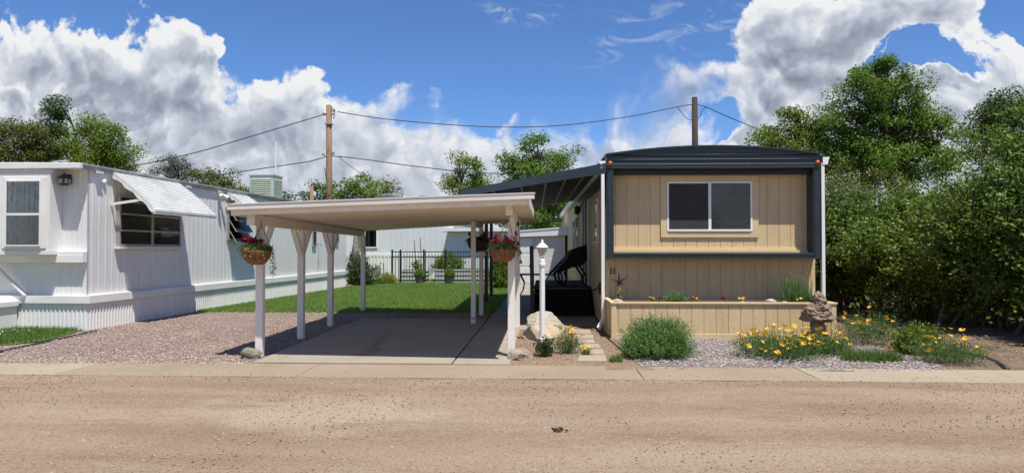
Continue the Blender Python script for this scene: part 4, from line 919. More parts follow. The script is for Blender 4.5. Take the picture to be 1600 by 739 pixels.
board('flashing', Vector(FL)+Vector((-0.03, -0.02, 0)), Vector(FR)+Vector((0.11, -0.02, 0)), 0.119, 0.130, 0.11, 'white_vinyl')
board('side_fascia', FR, BR, -0.025, 0.11, 0.03, 'carport_paint'); board('side_fascia', BL, FL, -0.025, 0.11, 0.03, 'carport_paint'); board('rear_fascia', BR, BL, -0.01, 0.11, 0.03, 'carport_paint')
def beam(p, q, w=0.09, h=0.135):
    mb = MB(); mb.bar(p, q, w, h); o = bw(mb, 'beam', 'carport_paint', CP, bevel=0.005); return o
beam((-4.11, 9.72, 1.955), (-4.46, 17.2, 1.925)); beam((-0.475, 9.55, 2.075), (-0.53, 14.6, 2.11)); beam((-1.45, 14.3, 2.065), (-1.46, 16.42, 2.085), 0.09, 0.10)
mb = MB(); mb.box((-4.165, 9.69, 1.885), (-4.055, 9.715, 2.02)); bw(mb, 'beam_cap', 'white_trim', CP)
def post(x, y, top, w=0.10, br=()):
    mb = MB(); mb.hexa([(x-w/2, y-w/2, 0), (x+w/2, y-w/2, 0), (x+w/2, y+w/2, 0), (x-w/2, y+w/2, 0), (x-w/2, y-w/2, top), (x+w/2, y-w/2, top), (x+w/2, y+w/2, top), (x-w/2, y+w/2, top)])
    o = bw(mb, 'post', 'carport_paint', CP, bevel=0.005)
    for s in br:
        m_ = MB(); m_.bar((x, y+s*0.04, 1.45), (x, y+s*0.42, 1.90), 0.05, 0.085, up=(1, 0, 0)); b = m_.build('brace', 'carport_paint', o)
    return o
post(-4.10, 10.02, 1.89, 0.105, (1,)); post(-4.18, 11.97, 1.88, 0.105, (-1, 1)); post(-4.28, 13.96, 1.87, 0.105, (-1, 1)); post(-4.42, 17.05, 1.86, 0.10, (-1,))
post(-0.465, 10.05, 2.01, 0.10); post(-0.53, 13.9, 2.04, 0.105); post(-1.45, 14.43, 2.035, 0.095); post(-1.46, 16.38, 2.03, 0.10)
m_ = MB(); m_.box((-1.51, 14.37, 0.12), (-1.39, 14.49, 0.15)); bw(m_, 'post_strap', 'alum', CP)

# ------------------------------------------------------------------ porch: steps, chair, table
ST = thing('porch_steps', 'black painted wooden porch steps and landing under the dark awning', 'steps', (0.42, 16.1, 0))
mb = MB()
for i in range(4):
    z = 0.16*(i+1); y = 0.28*i
    mb.box((-0.66, y, z-0.04), (0.70, y+0.30 if i < 3 else 4.6, z)); mb.box((-0.65, y+0.025, z-0.16), (0.69, y+0.045, z-0.041))
mb.build('treads', 'black_deck', ST, bevel=0.004)
mb = MB()
for x in (-0.645, 0.665):
    mb.prism([(0.03, 0.02), (4.58, 0.02), (4.58, 0.598), (0.87, 0.598), (0.60, 0.438), (0.58, 0.436), (0.32, 0.278), (0.05, 0.118)], 'x', x, x+0.02)
mb.build('stringer', 'black_deck', ST)
mb = MB(); mb.box((-0.60, 0.838, 0.603), (0.66, 0.842, 0.612)); mb.build('nosing', 'alum', ST)
mb = MB(); mb.hexa([(-0.73, -0.04, 0.0), (-0.63, -0.04, 0.0), (-0.63, 0.06, 0.0), (-0.73, 0.06, 0.0), (-0.75, -0.04, 1.62), (-0.66, -0.04, 1.62), (-0.66, 0.06, 1.62), (-0.75, 0.06, 1.62)]); mb.build('newel_post', 'black_paint', ST, bevel=0.006)
mb = MB(); mb.bar((-0.70, 0.06, 0.95), (-0.69, 1.2, 1.30), 0.04, 0.09); mb.bar((-0.70, 0.06, 0.30), (-0.69, 1.2, 0.66), 0.04, 0.09)
for i in range(6): mb.bar((-0.70, 0.2+i*0.18, 0.38+i*0.056), (-0.70, 0.2+i*0.18, 1.0+i*0.056), 0.03, 0.03)
mb.build('railing', 'black_paint', ST)

CH = thing('patio_chair', 'dark brown sling patio chair tipped against the tan wall on the porch', 'chair', (0.78, 18.2, 0.64), R(8))
for y in (-0.30, 0.30):
    mb = MB()
    mb.tube([(-0.60, y, 0.26), (-0.34, y, 0.54), (0.02, y, 0.68), (0.30, y, 0.92)], 0.030, 8); mb.tube([(-0.05, y, 0.60), (0.12, y, 0.42), (0.25, y, 0.22), (0.29, y, 0.0)], 0.030, 8)
    mb.tube([(-0.46, y, 0.40), (-0.46, y, 0.2), (-0.40, y, 0.05), (-0.30, y, 0.0)], 0.030, 8); mb.tube([(-0.32, y, 0.34), (-0.26, y, 0.15), (-0.30, y, 0.0)], 0.026, 8)
    mb.tube([(-0.34, y, 0.54), (-0.05, y, 0.86), (0.26, y, 0.97)], 0.026, 8); mb.build('side_frame', 'black_paint', CH, smooth=True)
mb = MB(); mb.prism([(-0.55, 0.30), (-0.40, 0.32), (-0.1, 0.44), (0.16, 0.48), (0.30, 0.66), (0.34, 0.90), (0.20, 0.80), (0.0, 0.66), (-0.25, 0.56), (-0.42, 0.44)], 'y', -0.285, 0.285); mb.build('sling_seat', 'sling', CH, bevel=0.03)
mb = MB(); mb.prism([(-0.32, 0.56), (0.0, 0.67), (0.20, 0.81), (0.31, 0.93), (0.30, 1.02), (0.20, 0.95), (0.05, 0.90), (-0.12, 0.86), (-0.2, 0.76)], 'y', -0.27, 0.27); mb.build('sling_back', 'sling', CH, bevel=0.02)

TB = thing('patio_table', 'thin topped dark patio table with curved legs beside the white shed', 'table', (-0.30, 22.6, 0.02))
mb = MB(); mb.box((-0.62, -0.45, 0.70), (0.62, 0.45, 0.735)); mb.build('tabletop', 'pot', TB, bevel=0.01)
for x in (-0.5, 0.5):
    for y in (-0.35, 0.35):
        mb = MB(); mb.tube([(x*0.9, y, 0.70), (x*0.65, y*0.8, 0.45), (x*0.75, y, 0.2), (x*1.0, y*1.1, 0.0)], 0.018, 6); mb.build('leg', 'black_paint', TB, smooth=True)

# ------------------------------------------------------------------ lamp post, rocks, pavers
LP = thing('lamp_post', 'white garden lamp post with small lantern head in front of the boulders', 'lamp post', (-0.03, 11.75, 0))
mb = MB(); mb.lathe([(0.055, 0), (0.055, 0.06), (0.045, 0.08), (0.045, 1.26), (0.058, 1.27), (0.058, 1.31), (0.05, 1.33), (0.05, 1.36), (0.035, 1.385)], n=16); mb.build('post', 'white_vinyl', LP, smooth=False)
mb = MB(); mb.lathe([(0.025, 1.38), (0.025, 1.41), (0.045, 1.42), (0.045, 1.435)], n=12); mb.lathe([(0.10, 1.565), (0.105, 1.578), (0.055, 1.63), (0.03, 1.65), (0.022, 1.66), (0.022, 1.68), (0.008, 1.71)], n=6)
for k in range(6):
    a = k*math.pi/3; mb.bar((0.045*math.cos(a), 0.045*math.sin(a), 1.43), (0.082*math.cos(a), 0.082*math.sin(a), 1.57), 0.012, 0.012)
hd = mb.build('lantern', 'white_vinyl', LP)
mb = MB(); mb.lathe([(0.038, 1.437), (0.074, 1.564)], n=6); mb.build('lamp_glass', 'lamp_glass', hd)

icorock('boulder', 'rock_white', (0.0, 12.72, -0.05), (0.40, 0.33, 0.30), 12, 'large chalky white boulder behind the lamp post, the higher of two', 'boulder', 'garden boulders', amp=0.14, freq=0.9, sub=5)
icorock('boulder', 'rock_tan', (0.02, 12.12, -0.08), (0.38, 0.27, 0.20), 27, 'orange streaked pale boulder at the foot of the lamp post, the lower of two', 'boulder', 'garden boulders', amp=0.2, freq=1.1, sub=5)
icorock('rock', 'rock_brown', (-0.33, 9.86, -0.02), (0.205, 0.16, 0.125), 5, 'angular brown rock at the foot of the right front carport post', 'rock', 'rocks at the carport posts', amp=0.2, facet=0.1, sub=5)
icorock('rock', 'rock_green', (-4.15, 9.84, -0.01), (0.145, 0.12, 0.11), 8, 'rounded greenish grey rock at the foot of the left front carport post', 'rock', 'rocks at the carport posts', amp=0.12, cuts=4)
rngp = random.Random(4)
for i, (xa, xb, ya, yb, lab) in enumerate(((887, 922, 517, 523.5, 'paver farthest from the road in the stepping stone path'), (896, 926, 525, 531, 'second stepping paver from the downspout end'), (902, 928, 533, 538.5, 'third stepping paver from the downspout end'),
                                           (905, 936, 540, 546, 'third stepping paver from the gutter strip'), (907, 942, 548, 556, 'second stepping paver from the gutter strip, behind the nearest one'), (902, 946, 558, 567, 'paver nearest the road in the stepping stone path'))):
    a, b, c, d = gr(xa+3, ya), gr(xb, ya), gr(xb+2, yb), gr(xa, yb)
    mb = MB(); mb.prism([(p.x, p.y) for p in (d, c, b, a)], 'z', -0.02, 0.034+rngp.uniform(0, 0.006))
    tag(mb.build('stepping_stone', 'paver', bevel=0.008), 'flat tan concrete '+lab, 'paver', 'stepping stones')

# ------------------------------------------------------------------ plants
def flower_mesh(name, r, petals, mat, cup=0.5, eye=None):
    mb = MB()
    for k in range(petals):
        a = 2*math.pi*k/petals; w = math.pi/petals*1.15
        P = lambda rr, aa, z: (rr*math.cos(aa), rr*math.sin(aa), z)
        mb.add([(0, 0, 0), P(r*0.6, a-w*0.8, r*cup*0.5), P(r*1.0, a-w*0.45, r*cup*0.95), P(r*1.05, a+w*0.45, r*cup), P(r*0.6, a+w*0.8, r*cup*0.5)], [(0, 1, 2, 3, 4)])
    if eye: mb.lathe([(r*0.25, 0.0), (r*0.2, r*0.3), (r*0.05, r*0.38)], (0, 0, 0), 6, 1)
    return mb
def flowers(parent, pts, r, mats, rng, petals=4, cup=0.5, tilt=0.7):
    protos = {}
    for p in pts:
        m = mats[int(rng.integers(len(mats)))]; rot = (rng.uniform(-tilt, tilt)+0.25, rng.uniform(-tilt, tilt), rng.uniform(0, 6.28)); sc = rng.uniform(0.5, 1.2)
        if m not in protos: o = protos[m] = flower_mesh('flower', r, petals, m, cup).build('flower', m, parent, fix=False)
        else: o = dup(protos[m], parent)
        o.location = p; o.rotation_euler = rot; o.scale = (sc, sc, sc)
def dome_dirs(n, rng, zmin=0.1):
    d = rng.normal(size=(n, 3)); d[:, 2] = np.abs(d[:, 2])+zmin; return unit(d)
def bush(name, label, cat, loc, rx, ry, h, n, nl, size, mat, seed, spl=0.3, aspect=0.35, group=None, shell=0.25, stem=True, droop=0.1, up=0.5, stemmat='bark'):
    rng = np.random.default_rng(seed); root = thing(name, label, cat, loc, 0, group)
    d = dome_dirs(n, rng, 0.05); rad = shell+(1-shell)*rng.uniform(0, 1, n)**0.5
    P = d*np.array([rx, ry, h])*(rad*0.78*lumpy(d, seed, 1.8, 0.3))[:, None]
    D = unit(d*np.array([1, 1, 0.7])+np.array([0, 0, up])+rng.normal(size=(n, 3))*0.25)
    arr_mesh('foliage', sprig_leaves(P, D, spl, nl, size, rng, aspect, size*0.35, droop), 4, mat, root)
    if stem:
        mb = MB(); idx = rng.choice(n, min(n, 30), replace=False)
        for i in idx: mb.tube([(rng.normal()*rx*0.12, rng.normal()*ry*0.12, -0.01), tuple(P[i]*0.55+np.array([0, 0, 0.02])), tuple(P[i]+D[i]*spl*0.5)], [0.012*max(h, 0.3), 0.008*max(h, 0.3), 0.003], 4)
        mb.build('stems', stemmat, root)
    return root
bush('feathery_shrub', 'large feathery grey green shrub growing before the tan planter', 'shrub', (1.60, 10.15, 0), 0.56, 0.45, 0.58, 1900, 13, 0.034, 'leaf_sage', 31, 0.20, 0.32, droop=0.0, up=0.7)
bush('small_shrub', 'low dark green shrub with broad leaves near the hedge and edging', 'shrub', (5.55, 10.75, 0), 0.33, 0.3, 0.38, 330, 9, 0.075, 'leaf_mid', 32, 0.16, 0.35)
bush('spiky_plant', 'small dark olive spiky plant between the rock and lamp post base', 'plant', (0.0, 10.15, 0), 0.12, 0.12, 0.30, 110, 7, 0.05, 'leaf_dark', 33, 0.13, 0.4, up=1.1)
def poppies(label, loc, rx, ry, h, nb, nf, seed, mats=('orange', 'orange', 'yellow'), r=0.041, hi=1.25, group='poppy clumps', sprigs=420, dry=0):
    rng = np.random.default_rng(seed); root = thing('poppy_clump', label, 'flowers', loc, 0, group)
    d = dome_dirs(sprigs, rng, 0.05); rad = rng.uniform(0, 1, sprigs)**0.5
    P = np.stack([d[:, 0]*rx*rad, d[:, 1]*ry*rad, np.abs(rng.normal(size=sprigs))*h*0.18], 1)
    D = unit(np.stack([d[:, 0]*0.5, d[:, 1]*0.5, np.ones(sprigs)], 1)+rng.normal(size=(sprigs, 3))*0.28)
    V = [sprig_leaves(P, D, h*0.75, 12, 0.030, rng, 0.28, 0.014, 0.15)]
    arr_mesh('foliage', np.concatenate(V), 4, 'leaf_poppy', root)
    n = nf; a = rng.uniform(0, 6.28, n); q = rng.uniform(0, 1, n)**0.5
    F_ = np.stack([np.cos(a)*q*rx*1.02, np.sin(a)*q*ry*1.02, h*(0.50+(hi-0.50)*rng.uniform(0, 1, n))*(1.08-0.45*q*q)], 1)
    mb = MB()
    for f in F_:
        b = (f[0]*0.75, f[1]*0.75, 0.0); mb.tube([b, ((b[0]+f[0])/2, (b[1]+f[1])/2, f[2]*0.55), tuple(f)], 0.0035, 3, cap=False)
    mb.build('stems', 'leaf_poppy', root)
    flowers(root, F_, r, mats, rng)
    return root
poppies('wide clump of yellow orange poppies before the right planter end', (3.35, 10.25, 0), 0.58, 0.62, 0.38, 0, 92, 41, sprigs=900, mats=('orange', 'yellow', 'yellow'))
poppies('dense ferny clump of orange poppies around the stone sculpture foot', (4.12, 10.60, 0), 0.38, 0.45, 0.33, 0, 34, 42, sprigs=620)
poppies('loose orange poppy clump at the far right of the gravel bed', (5.50, 9.85, 0), 0.46, 0.36, 0.36, 0, 28, 43, sprigs=460, mats=('orange',))
poppies('tall orange poppies behind the tuft of grass beside the sculpture', (5.25, 11.7, 0), 0.40, 0.38, 0.56, 0, 20, 44, sprigs=500, mats=('orange',))
poppies('small orange poppy plant at the edge of the stepping stones', (0.34, 10.45, 0), 0.17, 0.16, 0.36, 0, 15, 45, sprigs=170)
poppies('tiny yellow poppy seedling beside the nearest paver', (0.60, 10.2, 0), 0.07, 0.07, 0.15, 0, 4, 46, sprigs=40, mats=('yellow',))
def tuft(label, loc, rx, ry, h, n, seed, mat='grass_tuft', w=0.012, name='grass_tuft'):
    rng = np.random.default_rng(seed); a = rng.uniform(0, 6.28, n); q = rng.uniform(0, 1, n)**0.5
    o = blades(name, mat, np.stack([np.cos(a)*q*rx, np.sin(a)*q*ry, 0*a], 1), h, w, rng, 0.7); o.location = loc
    return tag(o, label, 'grass')
tuft('bright green low grass tuft between poppy clumps', (4.52, 9.98, 0), 0.40, 0.22, 0.16, 1300, 51)
tuft('small green weed tuft at the base of the feathery shrub', (0.98, 9.72, 0), 0.10, 0.08, 0.11, 160, 52)
icorock('rock', 'rock_white', (4.9, 10.15, 0), (0.12, 0.07, 0.035), 15, 'small flat white stone beside the green grass tuft', 'rock', amp=0.2, facet=0.2, sub=3)
# planter contents, resting on its soil
def hw(x, y, z): return HOUSE.matrix_basis @ Vector((x, y, z))
bush('lavender_shrub', 'low grey green lavender shrub growing in the planter', 'shrub', hw(1.17, -0.75, 0.58), 0.24, 0.2, 0.18, 300, 8, 0.028, 'leaf_sage', 61, 0.10, 0.3)
rg = np.random.default_rng(62)
G_ = thing('tall_grass', 'tall wispy grass with pale seed heads in the right planter end', 'grass', hw(3.42, -0.5, 0.58))
n = 420; a = rg.uniform(0, 6.28, n); q = rg.uniform(0, 1, n)**0.5; P_ = np.stack([np.cos(a)*q*0.26, np.sin(a)*q*0.18, 0*a], 1)
blades('blades', 'leaf_sage', P_, 0.46, 0.012, rg, 0.3, G_); P2 = P_[:70]+np.stack([rg.normal(size=70)*0.05, rg.normal(size=70)*0.05, rg.uniform(0.36, 0.58, 70)], 1)
arr_mesh('seed_heads', leaf_quads(P2, 0.035, rg, 0.45), 4, 'dry_stem', G_)
bush('small_plant', 'small dark leafy plant at the foot of the tall planter grass', 'plant', hw(3.5, -1.05, 0.58), 0.20, 0.12, 0.14, 90, 7, 0.04, 'leaf_dark', 63, 0.08, 0.4)
for i, (px, mat, lab, s) in enumerate(((1017, 'yellow', 'yellow bloom low in the planter left of the lavender', 0.05), (1029, 'red', 'red bloom low in the planter left of the lavender', 0.05), (1078, 'red', 'red blooms right beside the planter lavender', 0.06), (1085, 'orange', 'orange bloom in the planter next to red ones', 0.045),
                                       (1130, 'red', 'single red bloom in the middle of the planter', 0.06), (1153, 'yellow', 'single yellow bloom right of the middle red planter bloom', 0.045), (1243, 'yellow', 'pale yellow bloom below the tall planter grass', 0.04))):
    x = at(px, 468, 12.75); rt = thing('planter_flower', lab, 'flower', (x.x, 12.65, 0.585), 0, 'planter blooms')
    mb = MB(); mb.tube([(0, 0, 0), (0, 0, 0.07)], 0.004, 4); mb.build('stem', 'leaf_poppy', rt)
    rg = np.random.default_rng(70+i); arr_mesh('leaves', leaf_quads(rg.normal(size=(14, 3))*0.03+np.array([0, 0, 0.03]), 0.035, rg, 0.5), 4, 'leaf_poppy', rt)
    for k in range(3): flowers(rt, [(rg.normal()*0.045, rg.normal()*0.03, 0.075+k*0.01)], s*0.75, (mat,), rg, 6, 0.6)
for i, (px, w, lab) in enumerate(((1160, 0.05, 'small pale stone in the planter beside the yellow bloom'), (1204, 0.10, 'flat pale stone lying in the planter near the tall grass'), (1226, 0.06, 'little grey stone in the planter left of tall grass'))):
    x = at(px, 468, 12.7); icorock('rock', 'rock_white', (x.x, 12.7, 0.58), (w, w*0.7, w*0.55), 80+i, lab, 'rock', 'planter stones', sub=3, amp=0.2, facet=0.2)
# star ornament on driftwood, in the planter corner
SO = thing('star_ornament', 'rusted metal star on a gnarled driftwood stand in the planter corner', 'ornament', hw(0.19, -0.28, 0.585))
mb = MB(); mb.tube([(-0.06, 0, 0), (-0.03, 0.01, 0.06), (0.02, 0, 0.12), (0.0, 0, 0.2), (0.03, 0, 0.27), (0.01, 0, 0.33)], [0.05, 0.03, 0.035, 0.026, 0.03, 0.012], 7); mb.tube([(0.06, 0, 0), (0.03, 0, 0.07), (0.02, 0, 0.15)], [0.035, 0.026, 0.02], 6); mb.tube([(0.02, 0, 0.22), (0.06, -0.01, 0.17)], [0.02, 0.012], 6)
mb.build('driftwood_stand', 'driftwood', SO, smooth=True)
pts = []; 
for k in range(10):
    a = math.pi/2+k*math.pi/5+0.12; r_ = (0.19 if k % 2 == 0 else 0.042); r_ *= (0.7 if k in (4, 6) else 1); pts.append((0.02+r_*math.cos(a), 0.37+r_*math.sin(a)))
mb = MB(); vs = [(p[0], -0.03, p[1]) for p in pts]+[(0.02, -0.055, 0.37), (0.02, -0.005, 0.37)]
mb.add(vs, [(i, (i+1) % 10, 10) for i in range(10)]+[((i+1) % 10, i, 11) for i in range(10)]); mb.build('star', 'rust', SO)
icorock('rock', 'rock_white', hw(0.10, -0.95, 0.58), (0.10, 0.08, 0.05), 19, 'whitish stone in the planter left corner below the star', 'rock', 'planter stones', sub=3, amp=0.3, facet=0.3)

# stone sculpture
SC = thing('rock_sculpture', 'weathered brown stone sculpture of stacked rocks beside the planter end', 'sculpture', (4.47, 11.75, 0))
for x, y, z, sx, sy, sz, sd, nm in ((0.0, 0, 0.0, 0.27, 0.2, 0.11, 91, 'base_slab'), (0.0, 0, 0.14, 0.125, 0.11, 0.17, 92, 'pedestal'), (0.0, 0, 0.36, 0.30, 0.2, 0.085, 193, 'middle_slab'), (-0.02, -0.02, 0.44, 0.23, 0.16, 0.10, 194, 'upper_rock'), (0.02, 0.0, 0.53, 0.18, 0.14, 0.10, 195, 'upper_rock'), (0.03, 0.0, 0.65, 0.115, 0.10, 0.11, 198, 'top_rock')):
    icorock(nm, 'rock_statue', (x, y, z), (sx, sy, sz), sd, parent=SC, amp=0.34, facet=0.18, freq=2.4, sub=5, cuts=7)
icorock('side_lump', 'rock_statue', (0.15, 0.02, 0.46), (0.085, 0.09, 0.14), 96, parent=SC, amp=0.5, facet=0.4, freq=2.4)
icorock('side_lump', 'rock_statue', (-0.12, -0.06, 0.45), (0.09, 0.08, 0.11), 97, parent=SC, amp=0.5, facet=0.4, freq=2.4)

# landscape edging, hoses
def line_thing(name, pts, rad, mat, label, cat, n=6, group=None):
    c = Vector(pts[0]); mb = MB(); mb.tube([Vector(p)-c for p in pts], rad, n); o = mb.build(name, mat, smooth=True); o.location = c
    return tag(o, label, cat, group)
def flat(pxs, z=0.03): return [gr(x, y)+Vector((0, 0, z)) for x, y in pxs]
line_thing('garden_edging', flat([(1398, 512), (1425, 527), (1460, 538), (1490, 548), (1530, 557), (1556, 566), (1574, 577)], 0.0), 0.040, 'edging', 'black rubber edging strip curving from the hedge to the gutter', 'edging')
line_thing('garden_edging', flat([(-40, 558), (0, 551), (60, 538), (110, 527), (150, 518)], 0.015), 0.022, 'edging', 'thin black edging between the clover verge and pink gravel', 'edging')
line_thing('garden_hose', flat([(935, 519), (945, 526), (955, 534), (968, 546), (985, 558)], 0.02), 0.013, 'wire', 'thin black irrigation hose running from the downspout to the shrub', 'hose')
line_thing('timber', flat([(1308, 500), (1340, 511), (1380, 521)], 0.03), 0.05, 'bark', 'brown timber edge log lying behind the poppies', 'log')
rg = np.random.default_rng(77); P_ = gr(875, 676)
o = arr_mesh('dead_leaf_clump', leaf_quads(rg.normal(size=(26, 3))*np.array([0.035, 0.02, 0.006])+np.array([0, 0, 0.02]), 0.04, rg, 0.5), 4, 'rust'); o.location = (P_.x, P_.y, 0.01); tag(o, 'dark dried leaf clump lying alone on the dirt road', 'leaves', None, 'stuff')
# ------------------------------------------------------------------ hanging baskets and chimes on the carport
def basket(label, loc, r, hb, apex, seed, mats, bowl, nfl=12, trail=26, leaf='leaf_basket', spread=1.0):
    rng = np.random.default_rng(seed); root = thing('hanging_basket', label, 'flower basket', loc, 0, 'hanging baskets on the carport')
    mb = MB(); mb.lathe([(r*0.30, -hb), (r*0.62, -hb*0.9), (r*0.86, -hb*0.55), (r*0.98, -hb*0.1), (r, 0), (r*0.93, 0.0), (r*0.9, -0.03)], n=28); b = mb.build('bowl', bowl, root, smooth=True)
    mb = MB(); mb.lathe([(r*0.9, -0.035), (r*0.02, -0.02)], n=20); mb.build('soil', 'soil', b)
    mb = MB()
    for k in range(14):
        a = 2*math.pi*k/14; mb.tube([(r*1.01*math.cos(a), r*1.01*math.sin(a), 0.0), (r*0.885*math.cos(a), r*0.885*math.sin(a), -hb*0.55), (r*0.32*math.cos(a), r*0.32*math.sin(a), -hb*1.01)], 0.003, 4)
    mb.build('wire_frame', 'black_paint', b)
    mb = MB()
    for k in range(3):
        a = 2*math.pi*k/3+0.5; mb.tube([(r*math.cos(a), r*math.sin(a), 0.0), (apex[0], apex[1], apex[2])], 0.004, 4)
    mb.tube([apex, (apex[0], apex[1], apex[2]+0.07)], 0.006, 5); mb.build('hanger', 'black_paint', root)
    d = dome_dirs(330, rng, 0.0); P = d*np.array([r*1.12, r*1.12, 0.085])*rng.uniform(0.5, 1, (330, 1))+np.array([0, 0, 0.01])
    V = [leaf_quads(P.repeat(3, 0)+rng.normal(size=(990, 3))*0.018, 0.034, rng, 0.75)]
    for k in range(trail):                                     # trailing stems over the rim
        a = rng.uniform(0, 6.28) if k > 7 else rng.uniform(-0.4, 0.5); L = rng.uniform(0.05, 0.16) if k > 7 else rng.uniform(0.22, 0.42)*spread
        t = np.linspace(0, 1, max(5, int(L/0.025)))
        rr = r*(1.0+0.18*np.minimum(t*3, 1)); Pt = np.stack([rr*math.cos(a), rr*math.sin(a), 0.02-L*t], 1)+rng.normal(size=(len(t), 3))*0.012
        V.append(leaf_quads(Pt, 0.03, rng, 0.7))
    arr_mesh('foliage', np.concatenate(V), 4, leaf, root)
    n = nfl*6; k = rng.integers(0, nfl, n); ca = rng.uniform(0, 6.28, nfl); cr = rng.uniform(0.3, 1.0, nfl)*r
    C = np.stack([cr*np.cos(ca), cr*np.sin(ca), rng.uniform(0.08, 0.17, nfl)], 1)
    for q in range(nfl):
        m = mats[q % len(mats)]; mb = flower_mesh('f', 0.026, 5, m, 0.35)
        pr = MB()
        for _ in range(7):
            o3 = Vector(rng.normal(size=3)*0.020); rot = Matrix.Rotation(rng.uniform(-0.9, 0.9)+0.5, 3, 'X') @ Matrix.Rotation(rng.uniform(-0.8, 0.8), 3, 'Y')
            pr.add([rot @ Vector(v)+o3 for v in mb.v], mb.f)
        pr.tube([(-C[q][0]*0.3, -C[q][1]*0.3, -C[q][2]+0.02), (0, 0, 0)], 0.004, 4)
        o = pr.build('flower_head', m, root, fix=False); o.location = tuple(C[q])
    return root
basket('coco lined hanging basket of red and crimson flowers on left front post', (-4.03, 9.72, 1.53), 0.20, 0.20, (0.04, 0.05, 0.36), 101, ('darkred', 'red', 'darkred', 'darkred', 'pink'), 'coco', 12)
basket('brown hanging basket of bright red flowers on right front post', (-0.57, 9.72, 1.55), 0.19, 0.18, (0.08, 0.10, 0.42), 102, ('red', 'pink', 'red'), 'terracotta', 13, spread=0.5)
basket('dark shaded hanging basket behind the right front basket', (-1.42, 15.3, 1.72), 0.26, 0.22, (0.0, 0.0, 0.30), 103, ('darkred', 'darkred'), 'rust', 7, leaf='leaf_vine')
WC = thing('wind_chime', 'string of small dark iron bells hanging on right front post', 'wind chime', (-0.37, 10.02, 2.05))
mb = MB(); mb.tube([(0, 0, 0), (0.01, 0, -0.25), (0.03, 0, -0.5), (0.04, 0, -0.68)], 0.004, 4); mb.build('cord', 'black_paint', WC)
for i, (x, z) in enumerate(((0.0, -0.14), (-0.03, -0.27), (-0.10, -0.30), (0.0, -0.42), (0.035, -0.55), (0.04, -0.68))):
    mb = MB(); mb.lathe([(0.006, 0.03), (0.014, 0.02), (0.018, -0.01), (0.027, -0.03), (0.024, -0.031)], (x, 0, z), 10); mb.build('bell', 'rust', WC)
LCH = thing('hanging_chain', 'grey ladder like chain hanging beside the left flower basket', 'chain', (-4.02, 9.78, 1.88))
mb = MB()
for i in range(9): mb.tube([(-0.035, 0, -0.04*i), (0.035, 0, -0.04*i-0.02), (0.035, 0, -0.04*i-0.04), (-0.035, 0, -0.04*i-0.02), (-0.035, 0, -0.04*i-0.04)], 0.005, 4)
mb.build('links', 'alum', LCH)

# ------------------------------------------------------------------ behind the carport: fence, raised beds, sheds, far homes
FE = thing('iron_fence', 'black iron picket fence at the far edge of the lawn', 'fence', (-6.82, 31.4, 0))
def pickets(mb, x0, x1, step=0.122):
    n = int((x1-x0)/step)
    for i in range(1, n): x = x0+(x1-x0)*i/n; mb.box((x-0.011, -0.011, 0.10), (x+0.011, 0.011, 1.44))
    for z in (1.40, 1.18, 0.12): mb.box((x0, -0.018, z), (x1, 0.018, z+0.04))
mb = MB(); pickets(mb, 0.03, 1.43); pickets(mb, 2.45, 4.60); mb.build('picket_panel', 'black_paint', FE)
for x in (0.0, 0.37, 1.43, 2.42, 4.60):
    mb = MB(); mb.box((x-0.035, -0.035, 0.0), (x+0.035, 0.035, 1.50)); mb.lathe([(0.045, 1.50), (0.045, 1.51), (0.01, 1.54)], (x, 0, 0), 4); mb.build('post', 'black_paint', FE)
GT = thing('iron_gate', 'black iron picket gate closed between thick fence posts', 'gate', (-5.33, 31.4, 0))
mb = MB(); pickets(mb, 0.03, 0.87); mb.build('picket_panel', 'black_paint', GT)
mb = MB(); mb.box((-0.01, -0.022, 0.08), (0.03, 0.022, 1.47)); mb.box((0.87, -0.022, 0.08), (0.905, 0.022, 1.47)); mb.build('gate_frame', 'black_paint', GT)
def raised_bed(label, x0, x1, y0, y1, h):
    r = thing('raised_bed', label, 'planter', ((x0+x1)/2, (y0+y1)/2, 0), 0, 'raised beds behind the fence'); w, d = (x1-x0)/2, (y1-y0)/2
    mb = MB(); n = 3
    for i in range(n): mb.box((-w, -d, h*i/n+0.01), (w, d, h*(i+1)/n-0.035))
    mb.build('block_course', 'block', r)
    mb = MB()
    for i in range(n): mb.box((-w-0.02, -d-0.02, h*(i+1)/n-0.034), (w+0.02, d+0.02, h*(i+1)/n+0.008))
    mb.build('cap_course', 'white_trim', r); mb = MB(); mb.box((-w+0.05, -d+0.05, h), (w-0.05, d-0.05, h+0.03)); mb.build('bed_soil', 'soil', r)
raised_bed('shorter pale block raised bed behind the left fence panel', -6.65, -5.50, 32.2, 33.4, 0.55); raised_bed('longer pale block raised bed behind the right fence panel', -5.0, -2.5, 32.2, 33.4, 0.60)
bush('garden_plant', 'bushy green plant growing in the longer raised bed', 'plant', (-4.45, 32.8, 0.55), 0.8, 0.5, 0.85, 330, 9, 0.10, 'leaf_mid', 111, 0.35)
bush('garden_plant', 'small leafy plant in the shorter raised bed by the stakes', 'plant', (-5.95, 32.8, 0.55), 0.22, 0.2, 0.55, 60, 8, 0.09, 'leaf_ball', 112, 0.25)
for i, x in enumerate((-6.0, -5.72)): line_thing('plant_stake', [(x, 32.7, 0.5), (x-0.05, 32.7, 1.95+0.1*i)], 0.02, 'black_paint', ('dark plant stake in the raised bed, left of the pair', 'dark plant stake in the raised bed, right of the pair')[i], 'stake', 5, 'stakes in the raised bed')
